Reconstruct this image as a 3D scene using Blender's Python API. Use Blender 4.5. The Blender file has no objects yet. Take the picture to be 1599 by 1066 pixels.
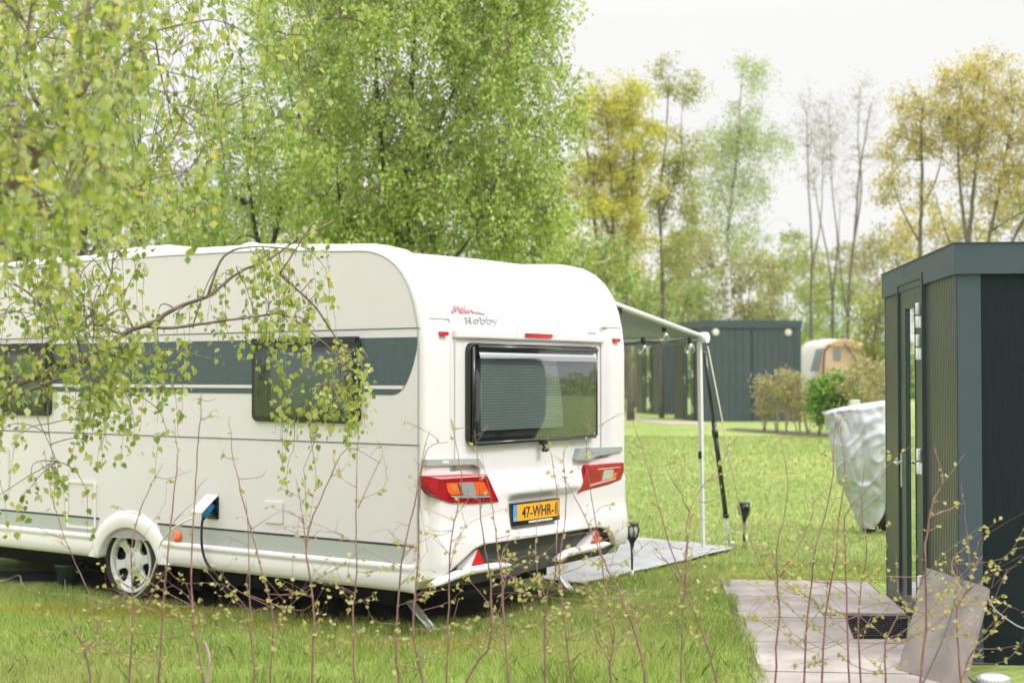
import bpy, math, random
import numpy as np
from mathutils import Vector, Matrix, noise
random.seed(7); rng = np.random.default_rng(7)
sc = bpy.context.scene; COL = sc.collection
PI = math.pi

# ------------------------------------------------------------------ camera
FPX, PCX, PCY, HORIZ, EYE = 2258.0, 799.5, 533.0, 587.0, 1.73
PITCH = math.atan((HORIZ - PCY) / FPX)
cd = bpy.data.cameras.new('camera'); cam = bpy.data.objects.new('camera', cd); COL.objects.link(cam)
cam.location = (0, 0, EYE); cam.rotation_euler = (PI / 2 + PITCH, 0, 0)
cd.sensor_width = 36; cd.lens = 36 * FPX / 1599; cd.clip_start = 0.1; cd.clip_end = 3000
cd.dof.use_dof = True; cd.dof.focus_distance = 9.0; cd.dof.aperture_fstop = 2.1
sc.camera = cam
# ------------------------------------------------------------------ sky and sun (bright hazy overcast)
SUN_EL, SUN_AZ = math.radians(48), math.radians(112)      # azimuth from +Y clockwise: right of and behind the camera
w = bpy.data.worlds.new("World"); sc.world = w; w.use_nodes = True
nt = w.node_tree; bg = nt.nodes['Background']
sky = nt.nodes.new('ShaderNodeTexSky'); sky.sky_type = 'NISHITA'; sky.sun_disc = False
sky.sun_elevation = SUN_EL; sky.sun_rotation = SUN_AZ; sky.dust_density = 4; sky.air_density = 1.0
tc = nt.nodes.new('ShaderNodeTexCoord'); sx = nt.nodes.new('ShaderNodeSeparateXYZ')
mr = nt.nodes.new('ShaderNodeMapRange'); mr.inputs['From Min'].default_value = 0.24; mr.inputs['From Max'].default_value = 1
mr.inputs['To Min'].default_value = 7.6; mr.inputs['To Max'].default_value = 30.0
nz = nt.nodes.new('ShaderNodeTexNoise'); nz.inputs['Scale'].default_value = 1.5; nz.inputs['Detail'].default_value = 3
mn = nt.nodes.new('ShaderNodeMapRange'); mn.inputs['To Min'].default_value = 0.96; mn.inputs['To Max'].default_value = 1.04
mul = nt.nodes.new('ShaderNodeMath'); mul.operation = 'MULTIPLY'
vm = nt.nodes.new('ShaderNodeVectorMath'); vm.operation = 'SCALE'; vm.inputs[0].default_value = (1.0, 0.99, 0.975)
mx = nt.nodes.new('ShaderNodeMix'); mx.data_type = 'RGBA'; mx.inputs[0].default_value = 0.96
L = nt.links.new
L(tc.outputs['Generated'], sx.inputs[0]); L(sx.outputs['Z'], mr.inputs['Value']); L(tc.outputs['Generated'], nz.inputs['Vector'])
L(nz.outputs['Fac'], mn.inputs['Value']); L(mr.outputs[0], mul.inputs[0]); L(mn.outputs[0], mul.inputs[1])
L(mul.outputs[0], vm.inputs['Scale']); L(sky.outputs[0], mx.inputs[6]); L(vm.outputs[0], mx.inputs[7]); L(mx.outputs[2], bg.inputs['Color'])
bg.inputs['Strength'].default_value = 0.1
ld = bpy.data.lights.new('sun', 'SUN'); ld.energy = 1.4; ld.angle = math.radians(12); ld.color = (1.0, 0.975, 0.94)
sun = bpy.data.objects.new('sun', ld); COL.objects.link(sun)
sdir = Vector((math.sin(SUN_AZ) * math.cos(SUN_EL), math.cos(SUN_AZ) * math.cos(SUN_EL), math.sin(SUN_EL)))
sun.rotation_euler = sdir.to_track_quat('Z', 'Y').to_euler(); sun.location = (10, -10, 20)
sc.view_settings.view_transform = 'Standard'; sc.view_settings.look = 'None'
sc.view_settings.exposure = 0.36; sc.view_settings.gamma = 1.0
sc.render.engine = 'CYCLES'
cy = sc.cycles; cy.max_bounces = 6; cy.diffuse_bounces = 3; cy.glossy_bounces = 3; cy.transmission_bounces = 4
cy.transparent_max_bounces = 8; cy.volume_bounces = 0; cy.use_denoising = True; cy.use_adaptive_sampling = True
cy.adaptive_threshold = 0.02; cy.sample_clamp_indirect = 6

# ------------------------------------------------------------------ where a point of the view lies
def ray(px, py):
    x = (px - PCX) / FPX; y = -(py - PCY) / FPX
    c, s = math.cos(PITCH), math.sin(PITCH)
    return np.array([x, c - s * y, s + c * y])
def at(px, py, depth):
    d = ray(px, py); k = depth / d[1]
    return np.array([0, 0, EYE]) + k * d
def gz(x, y):                                   # the lawn rises gently away from the pitch
    u = min(max((y - 12.0) / 15.0, 0), 1)
    return 0.6 * u * u * (3 - 2 * u)
def gza(y):
    u = np.clip((y - 12.0) / 15.0, 0, 1); return 0.6 * u * u * (3 - 2 * u)
def gnd(px, py, z=0.0):
    d = ray(px, py); k = (z - EYE) / d[2]
    return np.array([0, 0, EYE]) + k * d

# ------------------------------------------------------------------ materials
def new_mat(name):
    m = bpy.data.materials.new(name); m.use_nodes = True
    return m, m.node_tree, m.node_tree.nodes['Principled BSDF']
def N(nt, t, **kw):
    n = nt.nodes.new(t)
    for k, v in kw.items(): setattr(n, k, v)
    return n
def mat(name, col, rough=0.5, metal=0.0, var=0.0, vscale=3.0, bump=0.0, bscale=60.0, coat=0.0, spec=0.5, col2=None, det=4, stretch=None, rvar=0.0):
    m, nt, p = new_mat(name)
    p.inputs['Base Color'].default_value = (*col, 1); p.inputs['Roughness'].default_value = rough
    p.inputs['Metallic'].default_value = metal; p.inputs['Coat Weight'].default_value = coat
    p.inputs['Specular IOR Level'].default_value = spec
    tc = N(nt, 'ShaderNodeTexCoord'); vec = tc.outputs['Object']
    if stretch:
        mp = N(nt, 'ShaderNodeMapping'); mp.inputs['Scale'].default_value = stretch
        nt.links.new(vec, mp.inputs['Vector']); vec = mp.outputs['Vector']
    if var or col2:
        nz = N(nt, 'ShaderNodeTexNoise'); nz.inputs['Scale'].default_value = vscale; nz.inputs['Detail'].default_value = det
        nt.links.new(vec, nz.inputs['Vector'])
        cr = N(nt, 'ShaderNodeValToRGB'); cr.color_ramp.elements[0].position = 0.32; cr.color_ramp.elements[1].position = 0.68
        c2 = col2 or tuple(min(1, c * (1 + var)) for c in col)
        c1 = col if col2 else tuple(c * (1 - var) for c in col)
        cr.color_ramp.elements[0].color = (*c1, 1); cr.color_ramp.elements[1].color = (*c2, 1)
        nt.links.new(nz.outputs['Fac'], cr.inputs[0]); nt.links.new(cr.outputs[0], p.inputs['Base Color'])
    if rvar:
        n3 = N(nt, 'ShaderNodeTexNoise'); n3.inputs['Scale'].default_value = vscale * 2; nt.links.new(vec, n3.inputs['Vector'])
        m3 = N(nt, 'ShaderNodeMapRange'); m3.inputs['To Min'].default_value = max(0, rough - rvar); m3.inputs['To Max'].default_value = rough + rvar
        nt.links.new(n3.outputs['Fac'], m3.inputs['Value']); nt.links.new(m3.outputs[0], p.inputs['Roughness'])
    if bump:
        n2 = N(nt, 'ShaderNodeTexNoise'); n2.inputs['Scale'].default_value = bscale; n2.inputs['Detail'].default_value = 3
        nt.links.new(vec, n2.inputs['Vector'])
        b = N(nt, 'ShaderNodeBump'); b.inputs['Strength'].default_value = bump; b.inputs['Distance'].default_value = 0.004
        nt.links.new(n2.outputs['Fac'], b.inputs['Height']); nt.links.new(b.outputs[0], p.inputs['Normal'])
    return m
def leaf_mat(name, cols, transl=0.4, rough=0.42):
    m, nt, p = new_mat(name)
    g = N(nt, 'ShaderNodeNewGeometry'); cr = N(nt, 'ShaderNodeValToRGB'); e = cr.color_ramp.elements
    e[0].color = (*cols[0], 1); e[0].position = 0; e[1].color = (*cols[-1], 1); e[1].position = 1
    for i, c in enumerate(cols[1:-1]):
        x = e.new((i + 1) / (len(cols) - 1)); x.color = (*c, 1)
    nt.links.new(g.outputs['Random Per Island'], cr.inputs[0])
    nt.links.new(cr.outputs[0], p.inputs['Base Color'])
    p.inputs['Roughness'].default_value = rough; p.inputs['Specular IOR Level'].default_value = 0.6
    t = N(nt, 'ShaderNodeBsdfTranslucent'); nt.links.new(cr.outputs[0], t.inputs['Color'])
    ms = N(nt, 'ShaderNodeMixShader'); ms.inputs[0].default_value = transl
    nt.links.new(p.outputs[0], ms.inputs[1]); nt.links.new(t.outputs[0], ms.inputs[2])
    nt.links.new(ms.outputs[0], nt.nodes['Material Output'].inputs['Surface'])
    return m
def glass_mat(name, tint, refl=0.10, rough=0.02):
    m, nt, p = new_mat(name)
    p.inputs['Base Color'].default_value = (0.02, 0.025, 0.025, 1); p.inputs['Roughness'].default_value = rough
    p.inputs['Metallic'].default_value = 0
    tr = N(nt, 'ShaderNodeBsdfTransparent'); tr.inputs[0].default_value = (*tint, 1)
    gl = N(nt, 'ShaderNodeBsdfGlossy'); gl.inputs['Roughness'].default_value = rough; gl.inputs[0].default_value = (0.95, 0.97, 1, 1)
    fr = N(nt, 'ShaderNodeLayerWeight'); fr.inputs['Blend'].default_value = 0.5
    pw = N(nt, 'ShaderNodeMath'); pw.operation = 'POWER'; pw.inputs[1].default_value = 4.0; nt.links.new(fr.outputs['Facing'], pw.inputs[0])
    ad = N(nt, 'ShaderNodeMath'); ad.operation = 'MULTIPLY_ADD'; ad.inputs[1].default_value = 1.0; ad.inputs[2].default_value = refl + 0.04
    cl = N(nt, 'ShaderNodeClamp'); ms = N(nt, 'ShaderNodeMixShader')
    nt.links.new(pw.outputs[0], ad.inputs[0]); nt.links.new(ad.outputs[0], cl.inputs[0]); nt.links.new(cl.outputs[0], ms.inputs[0])
    nt.links.new(tr.outputs[0], ms.inputs[1]); nt.links.new(gl.outputs[0], ms.inputs[2])
    nt.links.new(ms.outputs[0], nt.nodes['Material Output'].inputs['Surface'])
    nt.nodes.remove(p)
    return m
M = {}
M['panel'] = mat('hammered_white_panel', (0.70, 0.65, 0.69), 0.45, var=0.02, vscale=1.2, bump=0.25, bscale=160, rvar=0.08)
M['gel'] = mat('white_gelcoat', (0.77, 0.735, 0.762), 0.28, coat=0.3, var=0.012, vscale=1.0)
M['gel2'] = mat('grey_white_plastic', (0.62, 0.625, 0.61), 0.35)
M['seam'] = mat('grey_sealant', (0.33, 0.38, 0.37), 0.6)
M['band'] = mat('dark_slate_decal', (0.060, 0.090, 0.108), 0.42, bump=0.8, bscale=120, var=0.08, vscale=20)
M['greyband'] = mat('pale_grey_decal', (0.42, 0.44, 0.43), 0.45, bump=0.2, bscale=140)
M['darkline'] = mat('dark_pinstripe', (0.035, 0.045, 0.05), 0.45)
M['thinline'] = mat('slate_pinstripe', (0.10, 0.14, 0.15), 0.45)
M['black'] = mat('black_plastic', (0.008, 0.009, 0.01), 0.22, coat=0.3)
M['blackmat'] = mat('matt_black_rubber', (0.012, 0.012, 0.013), 0.8, bump=0.4, bscale=40)
M['under'] = mat('black_chassis', (0.006, 0.006, 0.007), 0.9)
M['diff'] = mat('dark_grey_diffuser', (0.05, 0.055, 0.052), 0.45)
M['red'] = mat('red_lens', (0.34, 0.004, 0.010), 0.2, coat=0.25, var=0.25, vscale=12, spec=0.3)
M['redbright'] = mat('red_reflector', (0.62, 0.015, 0.02), 0.18, coat=0.5)
M['orange'] = mat('orange_lens', (0.85, 0.12, 0.012), 0.15, coat=0.6)
M['clear'] = mat('clear_ribbed_lens', (0.55, 0.57, 0.58), 0.12, metal=0.5, bump=0.5, bscale=90, coat=0.6)
M['pink'] = mat('pale_red_lens_edge', (0.75, 0.30, 0.32), 0.2)
M['alu'] = mat('brushed_aluminium', (0.62, 0.63, 0.64), 0.35, metal=0.6)
M['whitepaint'] = mat('white_powder_coat', (0.74, 0.75, 0.74), 0.4)
M['rim'] = mat('white_painted_alloy', (0.68, 0.69, 0.68), 0.32, metal=0.2)
M['tyre'] = mat('tyre_rubber', (0.022, 0.022, 0.024), 0.75, bump=0.5, bscale=60)
M['plate'] = mat('yellow_plate', (0.86, 0.42, 0.015), 0.4)
M['plateblue'] = mat('blue_plate_strip', (0.10, 0.33, 0.68), 0.4)
M['ink'] = mat('black_ink', (0.02, 0.02, 0.03), 0.5)
M['blue'] = mat('blue_plug', (0.01, 0.22, 0.55), 0.4)
M['pinkscript'] = mat('pink_script', (0.60, 0.26, 0.32), 0.5)
M['greyletter'] = mat('grey_lettering', (0.42, 0.43, 0.46), 0.5)
M['blind'] = mat('pleated_blind', (0.22, 0.245, 0.245), 0.8, var=0.05, vscale=5)
M['interior'] = mat('dark_interior', (0.035, 0.042, 0.04), 0.8)
M['glass'] = glass_mat('tinted_window', (0.74, 0.80, 0.79), 0.12)
M['paneedge'] = glass_mat('bent_pane_edge', (0.35, 0.38, 0.38), 0.45, 0.08)
M['sideglass'] = glass_mat('side_window_tint', (0.72, 0.76, 0.76), 0.02)
M['doorglass'] = glass_mat('door_glass', (0.25, 0.3, 0.28), 0.55)
M['bulb'] = glass_mat('bulb_glass', (0.93, 0.94, 0.92), 0.12)
M['filament'] = mat('pale_filament', (0.75, 0.6, 0.4), 0.4)
M['canopy'] = mat('grey_green_awning_cloth', (0.30, 0.33, 0.32), 0.8, var=0.05, vscale=2)
M['mat_grey'] = mat('grey_woven_groundsheet', (0.40, 0.41, 0.42), 0.85, var=0.12, vscale=5, bump=0.5, bscale=200)
M['rope'] = mat('pale_guy_rope', (0.62, 0.58, 0.42), 0.8)
M['bark'] = mat('grey_brown_bark', (0.145, 0.125, 0.10), 0.9, var=0.35, vscale=12, bump=0.8, bscale=30)
M['barkdark'] = mat('dark_bark', (0.045, 0.040, 0.032), 0.9, var=0.3, vscale=10)
M['limb'] = mat('fine_birch_twig', (0.16, 0.125, 0.10), 0.8, var=0.4, vscale=14, bump=0.6, bscale=60)
M['stem'] = mat('reddish_brown_sapling_bark', (0.27, 0.145, 0.13), 0.7, var=0.4, vscale=9, bump=0.4, bscale=80)
M['stempale'] = mat('pale_dead_stick', (0.45, 0.36, 0.28), 0.8, var=0.2, vscale=9)
def birch_bark():
    m, nt, p = new_mat('white_birch_bark'); p.inputs['Roughness'].default_value = 0.8
    tc = N(nt, 'ShaderNodeTexCoord'); mp = N(nt, 'ShaderNodeMapping'); mp.inputs['Scale'].default_value = (2, 2, 6)
    nz = N(nt, 'ShaderNodeTexNoise'); nz.inputs['Scale'].default_value = 2.5; nz.inputs['Detail'].default_value = 5
    cr = N(nt, 'ShaderNodeValToRGB'); e = cr.color_ramp.elements
    e[0].position = 0.42; e[0].color = (0.05, 0.045, 0.04, 1); e[1].position = 0.5; e[1].color = (0.62, 0.58, 0.53, 1)
    nt.links.new(tc.outputs['Object'], mp.inputs[0]); nt.links.new(mp.outputs[0], nz.inputs['Vector'])
    nt.links.new(nz.outputs['Fac'], cr.inputs[0]); nt.links.new(cr.outputs[0], p.inputs['Base Color'])
    return m
M['birchbark'] = birch_bark()
M['lf_front'] = leaf_mat('young_birch_leaf', [(0.16, 0.25, 0.035), (0.29, 0.39, 0.065), (0.43, 0.48, 0.075), (0.44, 0.52, 0.25), (0.60, 0.55, 0.08)], 0.5)
M['lf_birch'] = leaf_mat('birch_crown_leaf', [(0.20, 0.32, 0.045), (0.36, 0.48, 0.08), (0.48, 0.58, 0.13), (0.64, 0.69, 0.30)], 0.52)
M['lf_sap'] = leaf_mat('sapling_leaf', [(0.38, 0.38, 0.08), (0.54, 0.50, 0.16), (0.36, 0.42, 0.09), (0.62, 0.48, 0.28)], 0.45)
M['lf_red'] = leaf_mat('reddish_young_leaf', [(0.45, 0.20, 0.13), (0.36, 0.38, 0.10), (0.48, 0.44, 0.18), (0.24, 0.32, 0.06)], 0.4)
M['lf_oak'] = leaf_mat('yellow_spring_leaf', [(0.46, 0.44, 0.05), (0.66, 0.60, 0.07), (0.58, 0.57, 0.09), (0.42, 0.47, 0.08)], 0.45)
M['lf_orange'] = leaf_mat('ochre_spring_leaf', [(0.50, 0.41, 0.09), (0.66, 0.53, 0.11), (0.54, 0.52, 0.13), (0.42, 0.38, 0.12)], 0.4)
M['lf_pale'] = leaf_mat('pale_birch_leaf', [(0.36, 0.44, 0.14), (0.48, 0.55, 0.24), (0.42, 0.50, 0.17)], 0.45)
M['lf_bush'] = leaf_mat('mid_green_leaf', [(0.16, 0.26, 0.05), (0.28, 0.39, 0.08), (0.38, 0.47, 0.13), (0.46, 0.48, 0.16)], 0.4)
M['lf_bushy'] = leaf_mat('yellow_green_leaf', [(0.26, 0.32, 0.05), (0.40, 0.44, 0.09), (0.46, 0.44, 0.11), (0.24, 0.31, 0.07)], 0.4)
M['lf_olive'] = leaf_mat('olive_brown_leaf', [(0.24, 0.22, 0.08), (0.38, 0.34, 0.12), (0.36, 0.39, 0.14), (0.48, 0.42, 0.20)], 0.35)
M['lf_dark'] = leaf_mat('dark_conifer_needle', [(0.045, 0.085, 0.035), (0.08, 0.14, 0.05), (0.12, 0.18, 0.06)], 0.25)
M['lf_laurel'] = leaf_mat('fresh_green_hedge_leaf', [(0.09, 0.20, 0.025), (0.18, 0.36, 0.04), (0.30, 0.48, 0.06)], 0.35)

# ------------------------------------------------------------------ mesh helpers
def tag(o, label=None, cat=None, group=None, kind=None):
    if label: o['label'] = label
    if cat: o['category'] = cat
    if group: o['group'] = group
    if kind: o['kind'] = kind
    return o
def empty(name, loc, label, cat, rz=0.0, group=None):
    o = bpy.data.objects.new(name, None); COL.objects.link(o); o.location = loc; o.rotation_euler = (0, 0, rz)
    o.empty_display_size = 0.2
    return tag(o, label, cat, group)
class MB:
    def __init__(s): s.v = []; s.f = []; s.n = 0; s.sm = []
    def add(s, v, f, smooth=False):
        s.v.append(np.asarray(v, float).reshape(-1, 3)); s.f += [tuple(i + s.n for i in q) for q in f]
        s.sm += [smooth] * len(f); s.n += len(s.v[-1]); return s
    def box(s, lo, hi, fn=None):
        x0, y0, z0 = lo; x1, y1, z1 = hi
        v = [(x0, y0, z0), (x1, y0, z0), (x1, y1, z0), (x0, y1, z0), (x0, y0, z1), (x1, y0, z1), (x1, y1, z1), (x0, y1, z1)]
        if fn: v = [fn(*p) for p in v]
        return s.add(v, [(0, 3, 2, 1), (4, 5, 6, 7), (0, 1, 5, 4), (1, 2, 6, 5), (2, 3, 7, 6), (3, 0, 4, 7)])
    def prism(s, pts, d0, d1):              # pts: closed outline of 3D points; extruded between offsets d0, d1 (vectors)
        p = np.asarray(pts, float); n = len(p)
        v = np.vstack([p + np.asarray(d0), p + np.asarray(d1)])
        f = [tuple(range(n))[::-1], tuple(range(n, 2 * n))] + [(i, (i + 1) % n, n + (i + 1) % n, n + i) for i in range(n)]
        return s.add(v, f)
    def tube(s, path, rad, n=6, caps=True, smooth=True):
        P = np.asarray(path, float); m = len(P)
        R = np.full(m, rad) if np.isscalar(rad) else np.asarray(rad, float)
        T = np.gradient(P, axis=0); T /= np.linalg.norm(T, axis=1)[:, None] + 1e-9
        up = np.array([0, 0, 1.0]) if abs(T[0][2]) < 0.9 else np.array([1.0, 0, 0])
        a = np.cross(T, up); ln = np.linalg.norm(a, axis=1)[:, None]; a = np.where(ln < 1e-3, np.array([[1.0, 0, 0]]), a / (ln + 1e-9))
        b = np.cross(T, a)
        ang = np.arange(n) * 2 * PI / n
        V = P[:, None, :] + R[:, None, None] * (np.cos(ang)[None, :, None] * a[:, None, :] + np.sin(ang)[None, :, None] * b[:, None, :])
        f = [(i * n + j, i * n + (j + 1) % n, (i + 1) * n + (j + 1) % n, (i + 1) * n + j) for i in range(m - 1) for j in range(n)]
        s.add(V.reshape(-1, 3), f, smooth)
        if caps:
            k = s.n - m * n
            s.f += [tuple(k + j for j in range(n))[::-1], tuple(k + (m - 1) * n + j for j in range(n))]; s.sm += [False, False]
        return s
    def lathe(s, prof, c=(0, 0, 0), n=24, axis='z', smooth=True, caps=True):
        ang = np.arange(n) * 2 * PI / n; V = []
        for r, h in prof:
            x = r * np.cos(ang); y = r * np.sin(ang); z = np.full(n, h)
            V.append(np.stack([x, y, z], 1) if axis == 'z' else (np.stack([x, z, y], 1) if axis == 'y' else np.stack([z, x, y], 1)))
        V = np.vstack(V) + np.asarray(c); m = len(prof)
        f = [(i * n + j, i * n + (j + 1) % n, (i + 1) * n + (j + 1) % n, (i + 1) * n + j) for i in range(m - 1) for j in range(n)]
        if caps: f += [tuple(range(n))[::-1], tuple((m - 1) * n + j for j in range(n))]
        s.add(V, f, smooth)
        return s
    def grid(s, V, smooth=True, wrap=False):    # V[rows][cols]
        V = np.asarray(V, float); a, b = V.shape[:2]
        f = [(i * b + j, i * b + (j + 1) % b, (i + 1) * b + (j + 1) % b, (i + 1) * b + j) for i in range(a - 1) for j in range(b if wrap else b - 1)]
        return s.add(V.reshape(-1, 3), f, smooth)
    def build(s, name, m, parent=None, label=None, cat=None, group=None, kind=None, bevel=0.0, fix=False, solid=0.0):
        me = bpy.data.meshes.new(name)
        me.from_pydata(np.vstack(s.v).tolist(), [], s.f); me.materials.append(m)
        me.polygons.foreach_set('use_smooth', s.sm)
        if fix:
            import bmesh
            b = bmesh.new(); b.from_mesh(me); bmesh.ops.recalc_face_normals(b, faces=b.faces); b.to_mesh(me); b.free()
        me.update()
        o = bpy.data.objects.new(name, me); COL.objects.link(o)
        if parent: o.parent = parent
        if bevel:
            bv = o.modifiers.new('bevel', 'BEVEL'); bv.width = bevel; bv.segments = 2; bv.limit_method = 'ANGLE'; bv.angle_limit = 0.7
        if solid:
            so = o.modifiers.new('solid', 'SOLIDIFY'); so.thickness = solid
        return tag(o, label, cat, group, kind)
def fast_mesh(name, V, nv, m, parent=None, **kw):   # V: (k*nv,3) : k separate nv-gons
    k = len(V) // nv; me = bpy.data.meshes.new(name)
    me.vertices.add(k * nv); me.vertices.foreach_set('co', np.asarray(V, np.float32).ravel())
    me.loops.add(k * nv); me.loops.foreach_set('vertex_index', np.arange(k * nv, dtype=np.int32))
    me.polygons.add(k); me.polygons.foreach_set('loop_start', np.arange(0, k * nv, nv, dtype=np.int32))
    me.polygons.foreach_set('loop_total', np.full(k, nv, np.int32))
    me.materials.append(m); me.update(calc_edges=True)
    o = bpy.data.objects.new(name, me); COL.objects.link(o)
    if parent: o.parent = parent
    return tag(o, **kw)
LEAF = {'kite': np.array([(0, 0), (0.36, 0.30), (0.30, 0.55), (0, 1.0), (-0.30, 0.55), (-0.36, 0.30)]),
        'quad': np.array([(0, 0), (0.36, 0.42), (0, 1.0), (-0.36, 0.42)]),
        'slim': np.array([(0, 0), (0.2, 0.42), (0, 1.0), (-0.2, 0.42)])}
def leaf_verts(P, D, size, shape='quad', jit=0.5):
    n = len(P); S = LEAF[shape]
    D = D + rng.normal(0, jit, (n, 3)); D /= np.linalg.norm(D, axis=1)[:, None] + 1e-9
    A = np.cross(D, rng.normal(0, 1, (n, 3))); A /= np.linalg.norm(A, axis=1)[:, None] + 1e-9
    sz = size * rng.uniform(0.6, 1.25, n)
    V = P[:, None, :] + sz[:, None, None] * (S[None, :, 1, None] * D[:, None, :] + S[None, :, 0, None] * A[:, None, :])
    return V.reshape(-1, 3)
def smooth_path(pts, sub=5):
    P = np.asarray(pts, float)
    if len(P) < 3: return np.array([P[0] + (P[-1] - P[0]) * t for t in np.linspace(0, 1, sub + 1)])
    Q = np.vstack([2 * P[0] - P[1], P, 2 * P[-1] - P[-2]]); out = []
    for i in range(1, len(Q) - 2):
        for k in range(sub):
            t = k / sub; a, b, c, d = Q[i - 1:i + 3]
            out.append(0.5 * ((2 * b) + (c - a) * t + (2 * a - 5 * b + 4 * c - d) * t * t + (3 * b - a - 3 * c + d) * t ** 3))
    out.append(P[-1]); return np.array(out)

# ------------------------------------------------------------------ a tree: limbs given, twigs grown towards anchors in the crown
def grow(root, limbs, anchors, leaf, bark, twig=dict(), lsize=0.05, per=20, shape='quad', batches=(40, 160), tw_mat=None, seed=1, thin=0.012, sides=4, crown='crown', trunk='trunk', tubes=True, rscale=0.55, k_merge=True):
    """limbs: list of (points, r0, r1); anchors: (n,3); twig: L=(lo,hi), hang 0..1, k twigs per anchor."""
    r = np.random.default_rng(seed)
    base = np.array(root.location)
    mb = MB(); cloud = []; rad = []
    for pts, r0, r1 in limbs:
        P = smooth_path(pts, 6); n = len(P); wob = r.normal(0, r0 * 0.07, P.shape); wob[0] = 0; P = P + wob
        R = r0 + (r1 - r0) * np.linspace(0, 1, n) ** 0.8
        mb.tube(P - base, R, 8 if r0 > 0.04 else 5); cloud.append(P[2:]); rad.append(R[2:])
    cloud = np.vstack(cloud); rad = np.concatenate(rad)
    A = np.asarray(anchors); A = A[r.permutation(len(A))]
    i = 0; bl = list(batches) + [10 ** 9]; br = MB()
    for b in bl:
        seg = A[i:i + b]; i += b
        if not len(seg): break
        newc, newr = [], []
        for a in seg:
            d = np.linalg.norm(cloud - a, axis=1) + 1.2 * np.maximum(cloud[:, 2] - a[2], 0) * (0.0 if twig.get('hang', 0) > 0.5 else 0.6)
            j = int(np.argmin(d)); s = cloud[j]; v = a - s; ln = np.linalg.norm(v)
            side = r.normal(0, 0.13 * ln, 3); side[2] = abs(side[2]) + 0.10 * ln
            P = smooth_path([s, s + v * 0.35 + side * 0.7, s + v * 0.72 + side * 0.8, a], 3)
            r0 = min(rad[j] * rscale, 0.012 + 0.016 * ln); r0 = max(r0, thin * 0.7); R = np.linspace(r0, max(thin * 0.35, r0 * 0.3), len(P))
            if tubes: br.tube(P - base, R, sides, caps=False)
            newc.append(P[3:]); newr.append(R[3:])
        cloud = np.vstack([cloud] + newc); rad = np.concatenate([rad] + newr)
    # leafy twigs
    k = twig.get('k', 1); lo, hi = twig.get('L', (0.3, 0.6)); hang = twig.get('hang', 0.3); spread = twig.get('spread', 0.6)
    n = len(A) * k; S = np.repeat(A, k, 0)
    D = r.normal(0, 1, (n, 3)); D /= np.linalg.norm(D, axis=1)[:, None]; D[:, 2] *= 0.5
    Ls = r.uniform(lo, hi, n)
    tt = np.linspace(0, 1, 5)
    Q = S[:, None, :] + Ls[:, None, None] * (D[:, None, :] * spread * (tt[None, :, None] ** 0.8) * (1 - 0.45 * hang * tt[None, :, None]))
    Q[:, :, 2] -= Ls[:, None] * hang * tt[None, :] ** 1.6
    if twig.get('tubes', False):
        for q in Q: br.tube(q - base, [thin * 0.35] * 3 + [thin * 0.22] * 2, 3, caps=False)
    u = r.uniform(0.05, 1, (n, per)); iu = np.minimum((u * 4).astype(int), 3); fu = u * 4 - iu
    ar = np.arange(n)[:, None]
    P = Q[ar, iu] * (1 - fu)[..., None] + Q[ar, iu + 1] * fu[..., None]
    P = P.reshape(-1, 3) + r.normal(0, twig.get('jit', lsize * 0.5), (n * per, 3))
    Dl = np.tile(np.array([[0, 0, -twig.get('down', 0.7)]]), (len(P), 1))
    V = leaf_verts(P, Dl, lsize, shape, 0.6)
    if br.n and len(anchors) < 1400 and k_merge: mb.add(np.vstack(br.v), br.f, True); br = MB()
    mb.build(trunk, bark, root)
    if br.n: br.build('branches', tw_mat or bark, root)
    o = fast_mesh(crown, V - base, len(LEAF[shape]), leaf, root)
    return o
def lobes(ls, n, seed=1, shell=0.5, clump=0.0):      # ls: list of (centre, (rx,ry,rz)); random points, denser outside
    r = np.random.default_rng(seed); vol = np.array([a[1][0] * a[1][1] * a[1][2] for a in ls]) ** 0.75; vol /= vol.sum()
    out = []
    for (c, rr), v in zip(ls, vol):
        k = max(3, int(n * v)); d = r.normal(0, 1, (k, 3)); d /= np.linalg.norm(d, axis=1)[:, None]
        q = r.uniform(0, 1, k) ** (1 / 3 * (1 - shell) + 0.02)
        Q_ = d * q[:, None]
        if clump:
            m_ = max(3, int(k / 7)); C_ = Q_[:m_]; idx_ = r.integers(0, m_, k); Q_ = C_[idx_] + r.normal(0, 0.13, (k, 3)) * clump
        out.append(np.asarray(c) + Q_ * np.asarray(rr))
    return np.vstack(out)

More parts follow.
